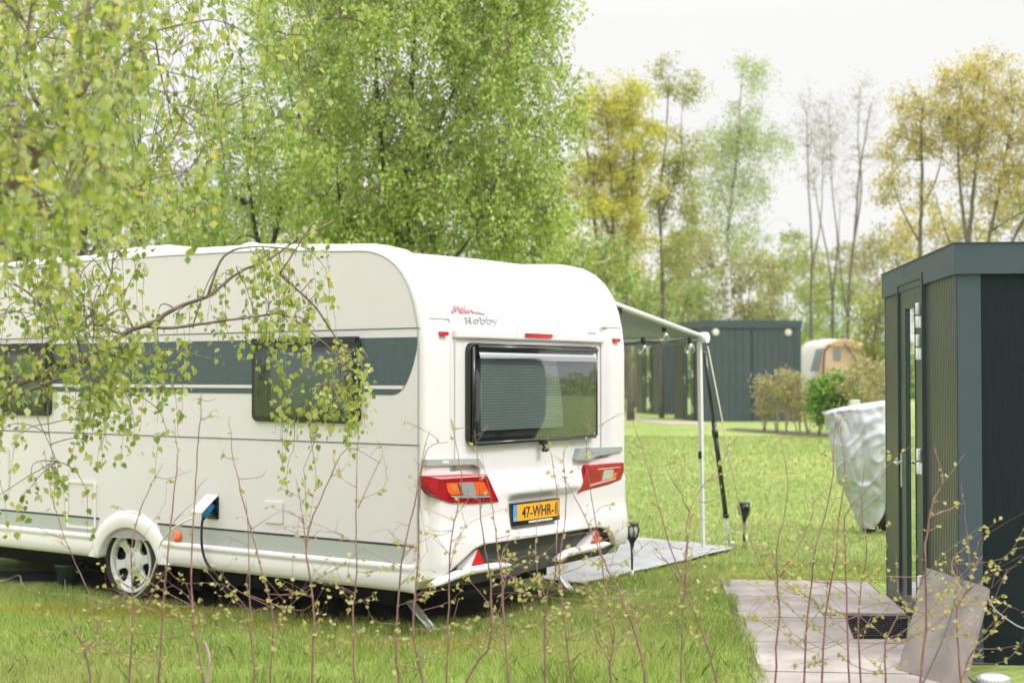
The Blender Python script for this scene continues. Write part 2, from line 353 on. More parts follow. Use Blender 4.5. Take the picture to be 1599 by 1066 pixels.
# ================================================================== THE SETTING
def ground_mat():
    m, nt, p = new_mat('lawn_ground'); p.inputs['Roughness'].default_value = 0.95; p.inputs['Specular IOR Level'].default_value = 0.1
    tc = N(nt, 'ShaderNodeTexCoord'); n1 = N(nt, 'ShaderNodeTexNoise'); n1.inputs['Scale'].default_value = 0.55; n1.inputs['Detail'].default_value = 6
    n2 = N(nt, 'ShaderNodeTexNoise'); n2.inputs['Scale'].default_value = 9; n2.inputs['Detail'].default_value = 5
    cr = N(nt, 'ShaderNodeValToRGB'); e = cr.color_ramp.elements
    e[0].position = 0.3; e[0].color = (0.235, 0.325, 0.09, 1); e[1].position = 0.72; e[1].color = (0.42, 0.44, 0.16, 1)
    x = e.new(0.52); x.color = (0.32, 0.40, 0.13, 1)
    mxr = N(nt, 'ShaderNodeMix'); mxr.data_type = 'RGBA'; mxr.blend_type = 'MULTIPLY'; mxr.inputs[0].default_value = 0.6
    c2 = N(nt, 'ShaderNodeValToRGB'); c2.color_ramp.elements[0].position = 0.3; c2.color_ramp.elements[0].color = (0.45, 0.42, 0.3, 1); c2.color_ramp.elements[1].position = 0.65; c2.color_ramp.elements[1].color = (1, 1, 1, 1)
    l = nt.links.new; l(tc.outputs['Object'], n1.inputs['Vector']); l(tc.outputs['Object'], n2.inputs['Vector'])
    l(n1.outputs['Fac'], cr.inputs[0]); l(n2.outputs['Fac'], c2.inputs[0]); l(cr.outputs[0], mxr.inputs[6]); l(c2.outputs[0], mxr.inputs[7]); l(mxr.outputs[2], p.inputs['Base Color'])
    b = N(nt, 'ShaderNodeBump'); b.inputs['Strength'].default_value = 0.8; b.inputs['Distance'].default_value = 0.03
    n3 = N(nt, 'ShaderNodeTexNoise'); n3.inputs['Scale'].default_value = 30; n3.inputs['Detail'].default_value = 4
    l(tc.outputs['Object'], n3.inputs['Vector']); l(n3.outputs['Fac'], b.inputs['Height']); l(b.outputs[0], p.inputs['Normal'])
    return m
M['lawn'] = ground_mat()
xs = np.concatenate([[-1200, -400, -120], np.linspace(-40, 40, 41), [120, 400, 1200]])
ys = np.concatenate([[-600, -100, -20, 0, 6], np.linspace(10, 30, 41), np.linspace(32, 90, 20), [200, 500, 2000]])
G = np.array([[(x, y, gz(x, y) + (0.0 if y < 32 else 0)) for x in xs] for y in ys])
MB().grid(G).build('ground', M['lawn'], kind='structure')
# paving of large grey-pink slabs beside the shed
M['paver'] = mat('grey_pink_concrete_slab', (0.315, 0.285, 0.265), 0.85, var=0.26, vscale=3.0, bump=0.35, bscale=90, det=8)
M['joint'] = mat('sandy_joint', (0.075, 0.06, 0.045), 0.95, var=0.3, vscale=20)
WD = np.array([0.0959, 0.9954, 0]); FD = np.array([0.9954, -0.0959, 0]); NC = np.array([2.688, 8.72, 0])
def sh(w_, u, z): return NC + WD * w_ + FD * u + np.array([0, 0, z])
def shf(w_, u, z): return tuple(sh(w_, u, z))
MB().box((-1.7, -1.262, 0.0), (3.47, -0.03, 0.008), shf).build('path', M['joint'], kind='structure')
pv = MB(); r_ = random.Random(3)
w0 = -1.33
for i in range(5):
    w1 = w0 + 0.955
    u0 = -1.27 + (0.05 if i % 2 else 0)
    cuts = [u0, -0.04]
    for a, b in zip(cuts[:-1], cuts[1:]):
        h = 0.014 + r_.uniform(0, 0.006)
        pv.box((w0 + 0.013, a + 0.010, 0.004), (w1 - 0.013, b - 0.010, h), shf)
    w0 = w1
pv.build('pavement', M['paver'], kind='structure', bevel=0.004)
MB().add([(*(np.array([-0.60, 9.40]) + np.array([-0.8130, 0.5823]) * a + np.array([0.5823, 0.8130]) * b), 0.006) for a, b in ((0.25, 0.12), (6.3, 0.12), (6.3, 2.4), (0.25, 2.4))], [(0, 1, 2, 3)]).build('soil', mat('shade_darkened_earth', (0.03, 0.028, 0.018), 0.95, var=0.4, vscale=6, bump=1, bscale=20), kind='structure')  # bare ground sheet under the caravan, its shade put into the dark colour
# bare bed under the young hedge
M['soil'] = mat('dark_soil', (0.055, 0.038, 0.028), 0.95, var=0.4, vscale=8, bump=1.0, bscale=25)
MB().grid([[(x, y, 0.006 + 0.02 * noise.noise((x * 3, y * 3, 0))) for x in np.linspace(-4.5, 3.2, 60)] for y in np.linspace(5.6, 8.12, 20)]).build('soil', M['soil'], kind='structure')
# distant path by the far sheds and the bare strip under the far hedge
M['pinkpath'] = mat('pinkish_path_slabs', (0.42, 0.34, 0.31), 0.9, var=0.1, vscale=4)
def sheet(name, px, m, dz, kind='structure'):
    P = [];
    for x, y, d in px:
        p = at(x, y, d); p[2] = gz(p[0], p[1]) + dz; P.append(p)
    mb = MB(); mb.add(P, [tuple(range(len(P)))]); return mb.build(name, m, kind=kind)
sheet('path', [(930, 640, 40), (1096, 640, 35.5), (1110, 640, 33.6), (1050, 640, 33.8), (980, 640, 36.8), (900, 640, 38)], M['pinkpath'], 0.008)
sheet('soil', [(1150, 640, 31.5), (1390, 640, 27.0), (1390, 640, 25.6), (1240, 640, 27.5), (1130, 640, 30.3)], M['joint'], 0.008)

# ================================================================== THE CARAVAN
S_ = np.array([-0.8130, 0.5823, 0]); T_ = np.array([0.5823, 0.8130, 0]); O_ = np.array([-0.60, 9.40, 0])
CAR = empty('touring_caravan', tuple(O_), 'large white touring caravan with slate stripe along its side and black framed rear window', 'caravan', rz=math.atan2(-0.5823, 0.8130))
def V(s, t, z): return (-s, t, z)
def sd(px, py, t=0.0):
    d = ray(px, py); c = np.array([0, 0, EYE]); k = ((O_ + T_ * t - c) @ T_) / (d @ T_); p = c + k * d - O_
    return p @ S_, p[2]
def rr(px, py, s=0.0):
    d = ray(px, py); c = np.array([0, 0, EYE]); k = ((O_ + S_ * s - c) @ S_) / (d @ S_); p = c + k * d - O_
    return p @ T_, p[2]
W = 2.52
prof = [(0.05, 0.34), (0.0, 0.42), (-0.03, 0.55), (-0.045, 0.75), (-0.05, 1.0), (-0.05, 1.4), (-0.05, 1.8), (-0.048, 1.97), (-0.03, 2.11), (0.0, 2.235), (0.05, 2.355), (0.12, 2.455),
        (0.21, 2.535), (0.32, 2.59), (0.46, 2.622), (0.75, 2.635), (1.5, 2.675), (3.0, 2.69), (4.6, 2.68), (5.2, 2.63), (5.7, 2.48), (6.05, 2.15), (6.25, 1.7), (6.35, 1.2), (6.35, 0.7), (6.2, 0.36)]
arch = [(2.845 + 0.40 * math.cos(a), 0.275 + 0.345 * math.sin(a)) for a in np.linspace(0.16, PI - 0.16, 17)]
bott = [(3.30, 0.34)] + arch + [(2.4, 0.34), (1.2, 0.33)]
full = np.array(prof + bott); npf = len(prof)
d_ = np.roll(full, -1, 0) - np.roll(full, 1, 0); nrm = np.stack([-d_[:, 1], d_[:, 0]], 1); nrm /= np.linalg.norm(nrm, axis=1)[:, None]
nrm = -nrm if (nrm[5] @ np.array([-1, 0])) < 0 else nrm      # outward
wt = np.clip((full[:, 1] - 0.38) / 0.3, 0, 1); wt[npf:] = 0
rings = [(0, .05), (.004, .032), (.014, .017), (.03, .008), (.055, .002), (.085, 0), (.22, 0), (.255, .004), (.285, .016), (.31, .03), (.335, .036)]
rings = rings + [(0.8, .03), (W / 2, .027), (W - 0.8, .03)] + [(W - a, b) for a, b in rings[::-1]]
body = MB(); VV = []
for t, off in rings:
    q = full - nrm * (off * wt)[:, None]; VV.append([V(a, t, b) for a, b in q])
body.grid(VV, wrap=True); n_ = len(full)
body.f += [tuple(range(n_))[::-1], tuple((len(rings) - 1) * n_ + j for j in range(n_))]; body.sm += [False, False]
body.build('body', M['gel'], CAR, fix=True)
# flat hammered side panel on the near side (inside the rounded corner trim) and its seam
inner = full - nrm * (0.058 * wt)[:, None]
top = [tuple(p) for p in inner[2:npf - 2] if p[1] > 0.5]
low = [(6.2, 0.5), (3.32, 0.5)] + [(2.845 + 0.47 * math.cos(a), 0.275 + 0.41 * math.sin(a)) for a in np.linspace(PI - 0.55, 0.55, 13)] + [(2.40, 0.5), (0.12, 0.5)]
pl = MB(); pl.prism([V(a, 0, b) for a, b in top + low], (0, -0.004, 0), (0, 0.002, 0)); pl.build('side_panel', M['panel'], CAR, fix=True)
sm_ = MB(); sm_.tube([V(a, -0.004, b) for a, b in smooth_path(np.array(top), 3)], 0.0055, 6)
sm_.build('trim_seam', M['seam'], CAR)
def side_poly(name, pts, m, t0=-0.008, t1=-0.003, bevel=0, parent=None):
    return MB().prism([V(a, 0, b) for a, b in pts], (0, t0, 0), (0, t1, 0)).build(name, m, parent or CAR, fix=True, bevel=bevel)
# slate band with curved rear end, white pinstripe in it
bandend = [(0.012, 1.984), (0.022, 1.90), (0.045, 1.82), (0.075, 1.745), (0.105, 1.69), (0.130, 1.655), (0.160, 1.63), (0.185, 1.615), (0.22, 1.607)]
side_poly('slate_band', bandend + [(5.2, 1.607), (5.2, 1.989)], M['band'])
side_poly('pinstripe', [(0.142, 1.645), (5.2, 1.645), (5.2, 1.668), (0.121, 1.668)], M['panel'], -0.0105, -0.007)
side_poly('upper_line', [(0.0, 2.040), (5.6, 2.031), (5.6, 2.038), (0.0, 2.047)], M['thinline'])
side_poly('middle_line', [(0.0, 1.278), (5.9, 1.278), (5.9, 1.285), (0.0, 1.285)], M['thinline'])
# grey lower band
side_poly('lower_band', [(0.06, 0.618), (2.50, 0.618), (2.50, 0.50), (0.175, 0.50)], M['greyband'])
side_poly('lower_band', [(3.20, 0.618), (5.9, 0.618), (5.9, 0.50), (3.25, 0.50)], M['greyband'])
side_poly('dark_line', [(0.05, 0.618), (2.52, 0.618), (2.52, 0.632), (0.045, 0.632)], M['darkline'], -0.010, -0.003)
side_poly('dark_line', [(3.2, 0.618), (5.9, 0.618), (5.9, 0.632), (3.2, 0.632)], M['darkline'], -0.010, -0.003)
# bulging white skirt
def skirt(s0, s1):
    sec = [(0.0, 0.506), (-0.028, 0.500), (-0.03, 0.468), (-0.022, 0.462), (-0.026, 0.44), (-0.03, 0.40), (-0.022, 0.355), (-0.004, 0.325), (0.03, 0.318)]
    mb = MB(); VV = [[V(s, t * min(1.0, max(0.0, (s - s0) / 0.16) ** 0.6) if s0 < 1 else t, z) for t, z in sec] for s in sorted(list(np.linspace(s0, s1, 10)) + [s0 + k * 0.02 for k in range(1, 9)])]; mb.grid(VV); return mb.build('skirt', M['gel'], CAR)
skirt(0.03, 2.45); skirt(3.25, 6.2)
# rounded rear end of the skirt, up the corner
# wheel arch surround
ar = MB(); VV = []
for a in np.linspace(-0.03, PI + 0.03, 34):
    c, s_2 = math.cos(a), math.sin(a)
    oz = lambda r: max(0.33, 0.275 + r * s_2)
    VV.append([V(2.845 + 0.345 * c, 0.05, max(0.33, 0.275 + 0.30 * s_2)), V(2.845 + 0.345 * c, -0.024, max(0.325, 0.275 + 0.30 * s_2)), V(2.845 + 0.355 * c, -0.031, max(0.325, 0.275 + 0.31 * s_2)),
               V(2.845 + 0.41 * c, -0.030, oz(0.37)), V(2.845 + 0.462 * c, -0.022, oz(0.420)), V(2.845 + 0.475 * c, -0.002, oz(0.435))])
ar.grid(VV).build('wheel_arch', M['gel'], CAR)
# wheel wells and underbody, with boxes added to block light from the far side
MB().box((-5.6, 1.0, 0.02), (-0.9, 1.05, 0.34)).box((-3.2, 0.30, 0.10), (-2.4, 0.34, 0.60)).box((-5.6, 0.35, 0.16), (-0.5, 2.2, 0.335)).box((-3.25, 0.02, 0.58), (-2.42, 0.3, 0.60)).build('chassis_and_light_block', M['under'], CAR)
MB().box((-5.2, 1.28, 0.20), (-0.6, 1.36, 0.30)).tube([(-2.845, 0.1, 0.28), (-2.845, 2.4, 0.28)], 0.045, 8).build('axle', M['under'], CAR)
# wheels
WS, WZ = sd(203, 882, 0.05)
def wheel(t0, sgn):
    c = (-WS, t0, 0.305)
    R = MB(); prof_ = [(0.225, 0.09), (0.235, -0.0), (0.245, -0.085), (0.262, -0.098), (0.295, -0.09), (0.315, -0.07), (0.318, 0.0), (0.315, 0.07), (0.29, 0.09), (0.24, 0.09), (0.225, 0.09)]
    ty = R.lathe([(a, sgn * b) for a, b in prof_], (0, 0, 0), 40, 'y', caps=False).build('wheel', M['tyre'], CAR, fix=True); ty.location = c
    if sgn < 0: return
    rm = MB(); rm.lathe([(0.205, -0.05), (0.21, -0.078), (0.218, -0.088), (0.235, -0.09), (0.238, -0.07), (0.232, -0.02)], (0, 0, 0), 40, 'y', caps=False)
    rm.lathe([(0.0, -0.065), (0.05, -0.07), (0.085, -0.066), (0.105, -0.05), (0.10, -0.02)], (0, 0, 0), 30, 'y', caps=False)
    for k in range(6):
        a0 = k * PI / 3 + 0.2; pts = []
        for r, h, y in ((0.09, 0.60, -0.060), (0.115, 0.30, -0.052), (0.16, 0.20, -0.058), (0.19, 0.24, -0.066), (0.212, 0.46, -0.074)):
            pts.append((r, h, y))
        Lp = [(r * math.cos(a0 - h), y, r * math.sin(a0 - h)) for r, h, y in pts] ; Rp = [(r * math.cos(a0 + h), y, r * math.sin(a0 + h)) for r, h, y in pts][::-1]
        rm.prism(Lp + Rp, (0, 0, 0), (0, 0.02, 0))
    rm.lathe([(0.0, -0.082), (0.028, -0.082), (0.034, -0.072), (0.034, -0.05)], (0, 0, 0), 20, 'y')
    rm.build('rim', M['rim'], ty, fix=True, bevel=0.003)
    MB().lathe([(0.0, -0.015), (0.215, -0.015), (0.215, 0.0)], (0, 0, 0), 30, 'y').build('brake_drum', M['under'], ty)
wheel(0.14, 1); wheel(W - 0.14, -1)
# side windows
def rrect(a0, a1, b0, b1, r, n=5):
    P = []
    for cx, cy, st in ((a1 - r, b1 - r, 0), (a0 + r, b1 - r, 1), (a0 + r, b0 + r, 2), (a1 - r, b0 + r, 3)):
        for i in range(n + 1):
            a = (st + i / n) * PI / 2; P.append((cx + r * math.cos(a), cy + r * math.sin(a)))
    return P
def side_window(s0, s1, z0, z1):
    fr = side_poly('side_window', rrect(s0, s1, z0, z1, 0.05), M['black'], -0.030, -0.003, bevel=0.008)
    side_poly('blind', rrect(s0 + 0.13, s1 - 0.20, z0 + 0.10, z1 - 0.09, 0.03), M['blind'], -0.034, -0.028, parent=fr)
    side_poly('pane', rrect(s0 + 0.05, s1 - 0.05, z0 + 0.04, z1 - 0.06, 0.04), M['sideglass'], -0.046, -0.038, parent=fr)
    side_poly('top_rail', [(s0 + 0.02, z1 - 0.03), (s1 - 0.02, z1 - 0.03), (s1 - 0.02, z1 + 0.01), (s0 + 0.02, z1 + 0.01)], M['black'], -0.05, -0.003, parent=fr)
side_window(0.497, 1.515, 1.41, 1.985); side_window(3.79, 4.95, 1.41, 1.985)
# service hatch, marker light, vent cover, power inlet
def frame_poly(name, a0, a1, b0, b1, w_, m, t0, r=0.03):
    o = rrect(a0, a1, b0, b1, r); i = rrect(a0 + w_, a1 - w_, b0 + w_, b1 - w_, max(0.005, r - w_ * 0.5)); mb = MB(); n = len(o)
    v = [V(a, t0, b) for a, b in o] + [V(a, t0, b) for a, b in i] + [V(a, -0.003, b) for a, b in o] + [V(a, -0.003, b) for a, b in i]
    f = []
    for k in range(n):
        j = (k + 1) % n; f += [(k, j, n + j, n + k), (2 * n + k, 2 * n + j, j, k), (n + k, n + j, 3 * n + j, 3 * n + k)]
    return mb.add(v, f).build(name, m, CAR, fix=True)
frame_poly('service_hatch', 3.235, 3.60, 0.535, 0.91, 0.022, M['gel'], -0.014)
frame_poly('gas_hatch', 4.35, 5.15, 0.72, 1.15, 0.02, M['gel2'], -0.010)
side_poly('vent_cover', rrect(1.22, 1.40, 0.70, 0.855, 0.015), M['panel'], -0.016, -0.003, bevel=0.004)
mk = MB(); mk.lathe([(0.048, 0), (0.046, -0.012), (0.03, -0.022), (0.0, -0.024)], V(2.30, -0.008, 0.545), 20, 'y').build('side_marker_light', M['orange'], CAR)
inl = side_poly('power_inlet', rrect(1.865, 1.985, 0.695, 0.86, 0.01), M['black'], -0.012, -0.003)
fl = MB(); fl.prism([V(1.875, -0.01, 0.862), V(1.995, -0.01, 0.862), V(2.02, -0.13, 0.752), V(1.90, -0.13, 0.752)], (0, 0, 0), (0.0, 0.004, 0.010)); fl.build('flap', M['gel'], inl, fix=True)
MB().tube([V(1.925, -0.015, 0.80), V(1.935, -0.05, 0.76), V(1.945, -0.075, 0.715)], [0.03, 0.032, 0.024], 12).build('plug', M['blue'], inl)
MB().tube(smooth_path([V(1.945, -0.075, 0.715), V(1.955, -0.085, 0.66), V(1.97, -0.07, 0.5), V(1.94, -0.05, 0.38), V(1.86, -0.02, 0.29), V(1.8, 0.1, 0.12), V(1.7, 0.3, 0.03)], 5), [0.016, 0.015, 0.012] + [0.009] * 28, 8).build('cable', M['ink'], inl)
# rails along the roof edge, roof vents
rb = MB(); rb.prism([V(3.0, 0.5, 2.67), V(3.6, 0.5, 2.67), V(3.6, 1.1, 2.67), V(3.0, 1.1, 2.67)], (0, 0, 0), (0, 0, 0.02)); rb.build('roof_hatch', M['gel'], CAR, fix=True)
rb = MB(); ring = lambda a, z: [V(2.97 + a, 0.45 + a, z), V(3.63 - a, 0.45 + a, z), V(3.63 - a, 1.15 - a, z), V(2.97 + a, 1.15 - a, z)]
rb.grid([ring(0, 2.69), ring(0.0, 2.73), ring(0.06, 2.775), ring(0.2, 2.80)], smooth=False, wrap=True).f.append(tuple(12 + i for i in range(4))); rb.sm.append(False)
rb.build('roof_dome', M['gel2'], CAR, fix=True, bevel=0.01)
MB().lathe([(0.035, 2.66), (0.035, 2.70), (0.07, 2.705), (0.075, 2.715), (0.03, 2.728), (0.0, 2.73)], V(1.9, 0.35, 0), 18).build('roof_vent', M['gel2'], CAR)
# ---- rear
SR = 0.014
def rear_poly(name, pts, m, s0, s1, parent=None, bevel=0):      # pts in (t, z); s0 outer, s1 inner
    return MB().prism([V(0, a, b) for a, b in pts], (-s0, 0, 0), (-s1, 0, 0)).build(name, m, parent or CAR, fix=True, bevel=bevel)
rear_poly('trim_bar', [(0.335, 1.985), (2.205, 1.985), (2.205, 2.045), (0.335, 2.045)], M['gel'], -0.045, 0.0, bevel=0.012)
rear_poly('brake_light', [(1.125, 2.008), (1.455, 2.008), (1.47, 2.022), (1.455, 2.036), (1.125, 2.036)], M['redbright'], -0.056, -0.04)
for t0, t1 in ((0.06, 0.33), (2.19, 2.46)):
    rear_poly('panel_joint', [(t0, 2.108), (t1, 2.108), (t1, 2.112), (t0, 2.112)], M['gel2'], -0.036, -0.01)
for t0 in (0.345, 2.178):
    rear_poly('panel_joint', [(t0, 1.10), (t0 + 0.005, 1.10), (t0 + 0.005, 1.98), (t0, 1.98)], M['gel2'], -0.026, -0.0)
def blob(name, px0, px1, py, hz, s, m):
    a, z = rr(px0, py, -s); b, _ = rr(px1, py, -s)
    return rear_poly(name, [(a, z - hz), (b - 0.01, z - hz), (b, z), (b - 0.01, z + hz), (a, z + hz)], m, -s - 0.022, -0.03, bevel=0.005)
blob('marker_light', 686, 698, 520.5, 0.014, 0.05, M['redbright']); blob('marker_light', 957, 966, 531, 0.014, 0.05, M['redbright'])
# rear window
def rq(pts, s): return [rr(x, y, -s) for x, y in pts]
wf = rear_poly('rear_window', rrect(0.465, 2.055, 1.262, 1.957, 0.06), M['black'], -0.050, -0.005, bevel=0.012)
# bulging frame rim around the pane
rear_poly('window_interior', rrect(0.56, 2.03, 1.31, 1.885, 0.05), M['interior'], -0.052, -0.048, parent=wf)
bl = MB(); VV = []
zs = np.linspace(1.35, 1.842, 51)
for i, z in enumerate(zs):
    off = 0.0545 + (0.004 if i % 2 else 0.0)
    tend = 1.50 + 0.10 * math.sin(PI * (1.872 - z) / 1.05)
    VV.append([V(-off, t, z) for t in (0.585, 1.0, tend)])
bl.grid(VV, smooth=False).build('blind', M['blind'], wf)
MB().box((0.0535, 0.585, 1.345), (0.062, 1.60, 1.36)).build('blind_bar', M['black'], wf)
# glass, gently bulging
gl = MB(); VV = []
for z in np.linspace(1.285, 1.905, 9):
    row = []
    for t in np.linspace(0.52, 2.045, 15):
        u = (t - 0.52) / 1.525 * 2 - 1; v_ = (z - 1.285) / 0.62 * 2 - 1
        row.append(V(-(0.066 + 0.016 * (1 - u ** 4) * (1 - v_ ** 4)), t, z))
    VV.append(row)
gl.grid(VV).build('pane', M['glass'], wf)
eg = MB(); eg.grid([[V(-x_, t, z) for t in np.linspace(0.545, 2.03, 12)] for z, x_ in ((1.838, 0.085), (1.865, 0.082), (1.888, 0.074), (1.904, 0.062))]).build('pane_edge', M['paneedge'], wf)
MB().tube([V(-0.072, 0.53, 1.925), V(-0.078, 2.03, 1.925)], 0.016, 8).tube([V(-0.066, 0.53, 1.945), V(-0.07, 2.03, 1.945)], 0.008, 6).build('hinge_rail', M['black'], wf)
MB().tube([V(-0.058, 0.52, 1.272), V(-0.062, 2.03, 1.272)], 0.014, 8).tube([V(-0.060, 0.50, 1.27), V(-0.060, 0.50, 1.93)], 0.014, 8).tube([V(-0.060, 2.05, 1.28), V(-0.060, 2.05, 1.93)], 0.012, 8).build('window_rim', M['black'], wf)
MB().box((0.05, 1.30, 1.238), (0.075, 1.37, 1.262)).tube([V(-0.06, 1.335, 1.245), V(-0.075, 1.335, 1.20)], 0.012, 8).tube([V(-0.075, 1.31, 1.20), V(-0.075, 1.365, 1.197)], 0.015, 8).build('window_latch', M['black'], wf)
for t in (0.75, 1.75): MB().box((0.058, t, 1.325), (0.066, t + 0.10, 1.345)).build('stay_catch', M['black'], wf)
# bumper: one sculpted surface
def sstep(x, a, b):
    u = min(max((x - a) / (b - a), 0), 1); return u * u * (3 - 2 * u)
_zb = [(0.0, 0.335)] + [rr(x, y, -0.085) for x, y in ((668, 914), (690, 898), (712, 876), (733, 856), (748, 849), (790, 843), (850, 834), (900, 826), (928, 822), (942, 824), (952, 834), (957, 850))] + [(2.53, 0.42)]
def zb(t): return float(np.interp(t, [a for a, b in _zb], [b for a, b in _zb]))
def outw(t, z):
    e = sstep(t, 0.0, 0.10) * sstep(W - t, 0.0, 0.12)
    c = sstep(t, 0.30, 0.46) * sstep(W - t, 0.30, 0.46)
    o = 0.058 - 0.03 * c * sstep(z, 0.99, 1.08)                # follows the panel at the top
    o += 0.045 * sstep(1.02 - z, 0.0, 0.09)                     # shelf above the plate
    sl = 0.30 * (0.93 - z)
    rec = sstep(t, 0.80 + sl * 0.35, 0.95 + sl * 0.35) * sstep(W - t, 0.72 + sl * 0.35, 0.87 + sl * 0.35) * sstep(0.915 - z, 0.0, 0.05) * sstep(z, 0.615, 0.68)
    o -= 0.055 * rec
    o += 0.022 * sstep(0.80 - z, 0.0, 0.2) * (1 - rec) - 0.05 * sstep(0.52 - z, 0.0, 0.2)
    return -0.004 + (o + 0.004) * e
bm = MB(); VV = []
tsm = np.concatenate([[0, .01, .025, .05, .08, .11], np.linspace(.15, W - .15, 60), [W - .11, W - .08, W - .05, W - .025, W - .01, W]])
for v_ in np.linspace(0, 1, 46):
    VV.append([V(-outw(t, 1.10 + (zb(t) - 1.10) * v_), t, 1.10 + (zb(t) - 1.10) * v_) for t in tsm])
VV.append([V(-outw(t, zb(t)) + 0.05, t, zb(t) - 0.004) for t in tsm])
bm.grid(VV).build('bumper', M['gel'], CAR)
rear_poly('diffuser', [(0.16, 0.35), (0.50, 0.33), (2.2, 0.36), (2.40, 0.44), (2.36, 0.64), (0.60, 0.66)], M['diff'], -0.045, 0.02)
def lip(pp, name='bumper_lip'):
    mb = MB(); P = smooth_path([V(-0.10, *rr(x, y, -0.10)) for x, y in pp], 5); n = len(P); VV = []
    for i, p in enumerate(P):
        u = i / (n - 1); h = 0.030 * (1 - (2 * abs(u - 0.5)) ** 6 * 0.6); d = 0.03
        VV.append([(p[0] + d * math.cos(a) * 1.2, p[1], p[2] + h * math.sin(a)) for a in np.linspace(0, 2 * PI, 13)[:-1]])
    mb.grid(VV, wrap=True); mb.f += [tuple(range(12)), tuple((n - 1) * 12 + i for i in range(12))[::-1]]; mb.sm += [False] * 2
    return mb.build(name, M['gel'], CAR, fix=True)
lip([(674, 913), (690, 906), (712, 897), (735, 890), (765, 885), (793, 881)]); lip([(868, 874), (885, 863), (905, 858), (930, 853), (948, 848)])
for a in (((747, 856), (736, 887), (757, 883)), ((932, 826), (921, 852), (943, 848))):
    rear_poly('reflector', rq(a, 0.11), M['redbright'], -0.112, -0.05, bevel=0.003)
for a in (((745, 857), (733, 888), (722, 888)), ((930, 827), (919, 853), (909, 853))):
    rear_poly('reflector_housing', rq(a, 0.10), M['gel'], -0.105, -0.04)
# grab strips
for a, q in ((((666, 717), (748, 716), (756, 731), (748, 730), (740, 725), (666, 727)), 'grab_strip'), (((905, 700), (971, 697), (971, 704), (930, 712), (922, 718), (900, 718)), 'grab_strip')):
    rear_poly(q, rq(a, 0.06), M['seam'], -0.066, -0.02)
rear_poly('sticker', rq(((691, 719), (701, 719), (701, 723), (691, 723)), 0.067), M['gel'], -0.068, -0.06)
# tail lights
def tail(pts, s_out, parts):
    P = [rr(x, y, -s_out) for x, y in pts]
    ho = rear_poly('tail_light', P, M['red'], -s_out, -0.04, bevel=0.006)
    for k, (pp, m, nm) in enumerate(parts):
        rear_poly(nm, [rr(x, y, -s_out - 0.004) for x, y in pp], m, -s_out - 0.005 - 0.001 * k, -s_out + 0.004, parent=ho)
tail([(668, 743), (715, 741), (761, 740), (770, 760), (780, 783), (740, 786), (705, 785), (690, 780), (676, 771), (669, 761)], 0.115,
     [([(672, 744.5), (688, 748), (761, 743.5), (760, 740.5)], M['pink'], 'top_strip'),
      ([(697, 754), (714, 753.5), (718, 772), (704, 772), (699, 767)], M['orange'], 'indicator_lens'), ([(739, 752), (755, 752), (764, 771), (744, 772.5)], M['orange'], 'fog_lens'),
      ([(716, 753), (738, 752), (744, 772), (736, 775), (724, 774)], M['clear'], 'reversing_lens'), ([(701, 773.5), (765, 773), (766, 776), (735, 777.5), (708, 776.5)], M['clear'], 'light_bar')])
tail([(921, 726), (950, 723.5), (974.5, 721.5), (975, 735), (970, 749), (950, 757), (904, 769)], 0.105,
     [([(935, 731), (969, 728), (969, 729.5), (934, 733.5)], M['pink'], 'top_strip'), ([(943, 734), (958, 732), (956, 746), (940, 750)], M['clear'], 'reversing_lens'),
      ([(958, 737), (964, 738), (960, 745), (956, 746)], M['orange'], 'indicator_lens'), ([(921, 756), (962, 745), (960, 748.5), (921, 759)], M['pink'], 'light_bar')])
# number plate
def text_mesh(body, size, font_scale=(1, 1), bold=0.0):
    cu = bpy.data.curves.new('t', 'FONT'); cu.body = body; cu.size = size; cu.extrude = 0.001; cu.offset = bold
    o = bpy.data.objects.new('t', cu); COL.objects.link(o); dg = bpy.context.evaluated_depsgraph_get(); dg.update()
    me = bpy.data.meshes.new_from_object(o.evaluated_get(dg)); bpy.data.objects.remove(o); bpy.data.curves.remove(cu)
    v = np.zeros(len(me.vertices) * 3); me.vertices.foreach_get('co', v); v = v.reshape(-1, 3); v -= (v.min(0) + v.max(0)) / 2
    return me, v
def text_obj(name, body, t, z, s, width, height, m, parent, bold=0.0):
    me, v = text_mesh(body, 1.0, bold=bold); ext = v.max(0) - v.min(0)
    out = np.stack([np.full(len(v), -s) * -1, v[:, 0] / ext[0] * width, v[:, 1] / ext[1] * height], 1)
    out[:, 0] = s + v[:, 2] / max(ext[2], 1e-6) * 0.002; out[:, 1] += t; out[:, 2] += z
    me.vertices.foreach_set('co', out.ravel()); me.materials.clear(); me.materials.append(m); me.update()
    o = bpy.data.objects.new(name, me); COL.objects.link(o); o.parent = parent; return o
pt0, pz = rr(799.5, 786, -0.094)
pb = rear_poly('number_plate', [(1.00, 0.672), (1.60, 0.672), (1.60, 0.832), (1.00, 0.832)], M['black'], -0.094, -0.05, bevel=0.004)
rear_poly('plate_face', [(1.06, 0.705), (1.588, 0.705), (1.588, 0.820), (1.06, 0.820)], M['plate'], -0.097, -0.09, parent=pb)
rear_poly('plate_strip', [(1.012, 0.705), (1.06, 0.705), (1.06, 0.820), (1.012, 0.820)], M['plateblue'], -0.097, -0.09, parent=pb)
text_obj('plate_letters', '47-WHR-1', 1.33, 0.7615, 0.0985, 0.43, 0.078, M['ink'], pb, bold=0.006)
text_obj('plate_country', 'NL', 1.036, 0.722, 0.0985, 0.03, 0.018, M['gel'], pb)
rear_poly('plate_caption', [(1.20, 0.682), (1.50, 0.682), (1.50, 0.697), (1.20, 0.697)], M['gel2'], -0.0955, -0.09, parent=pb)
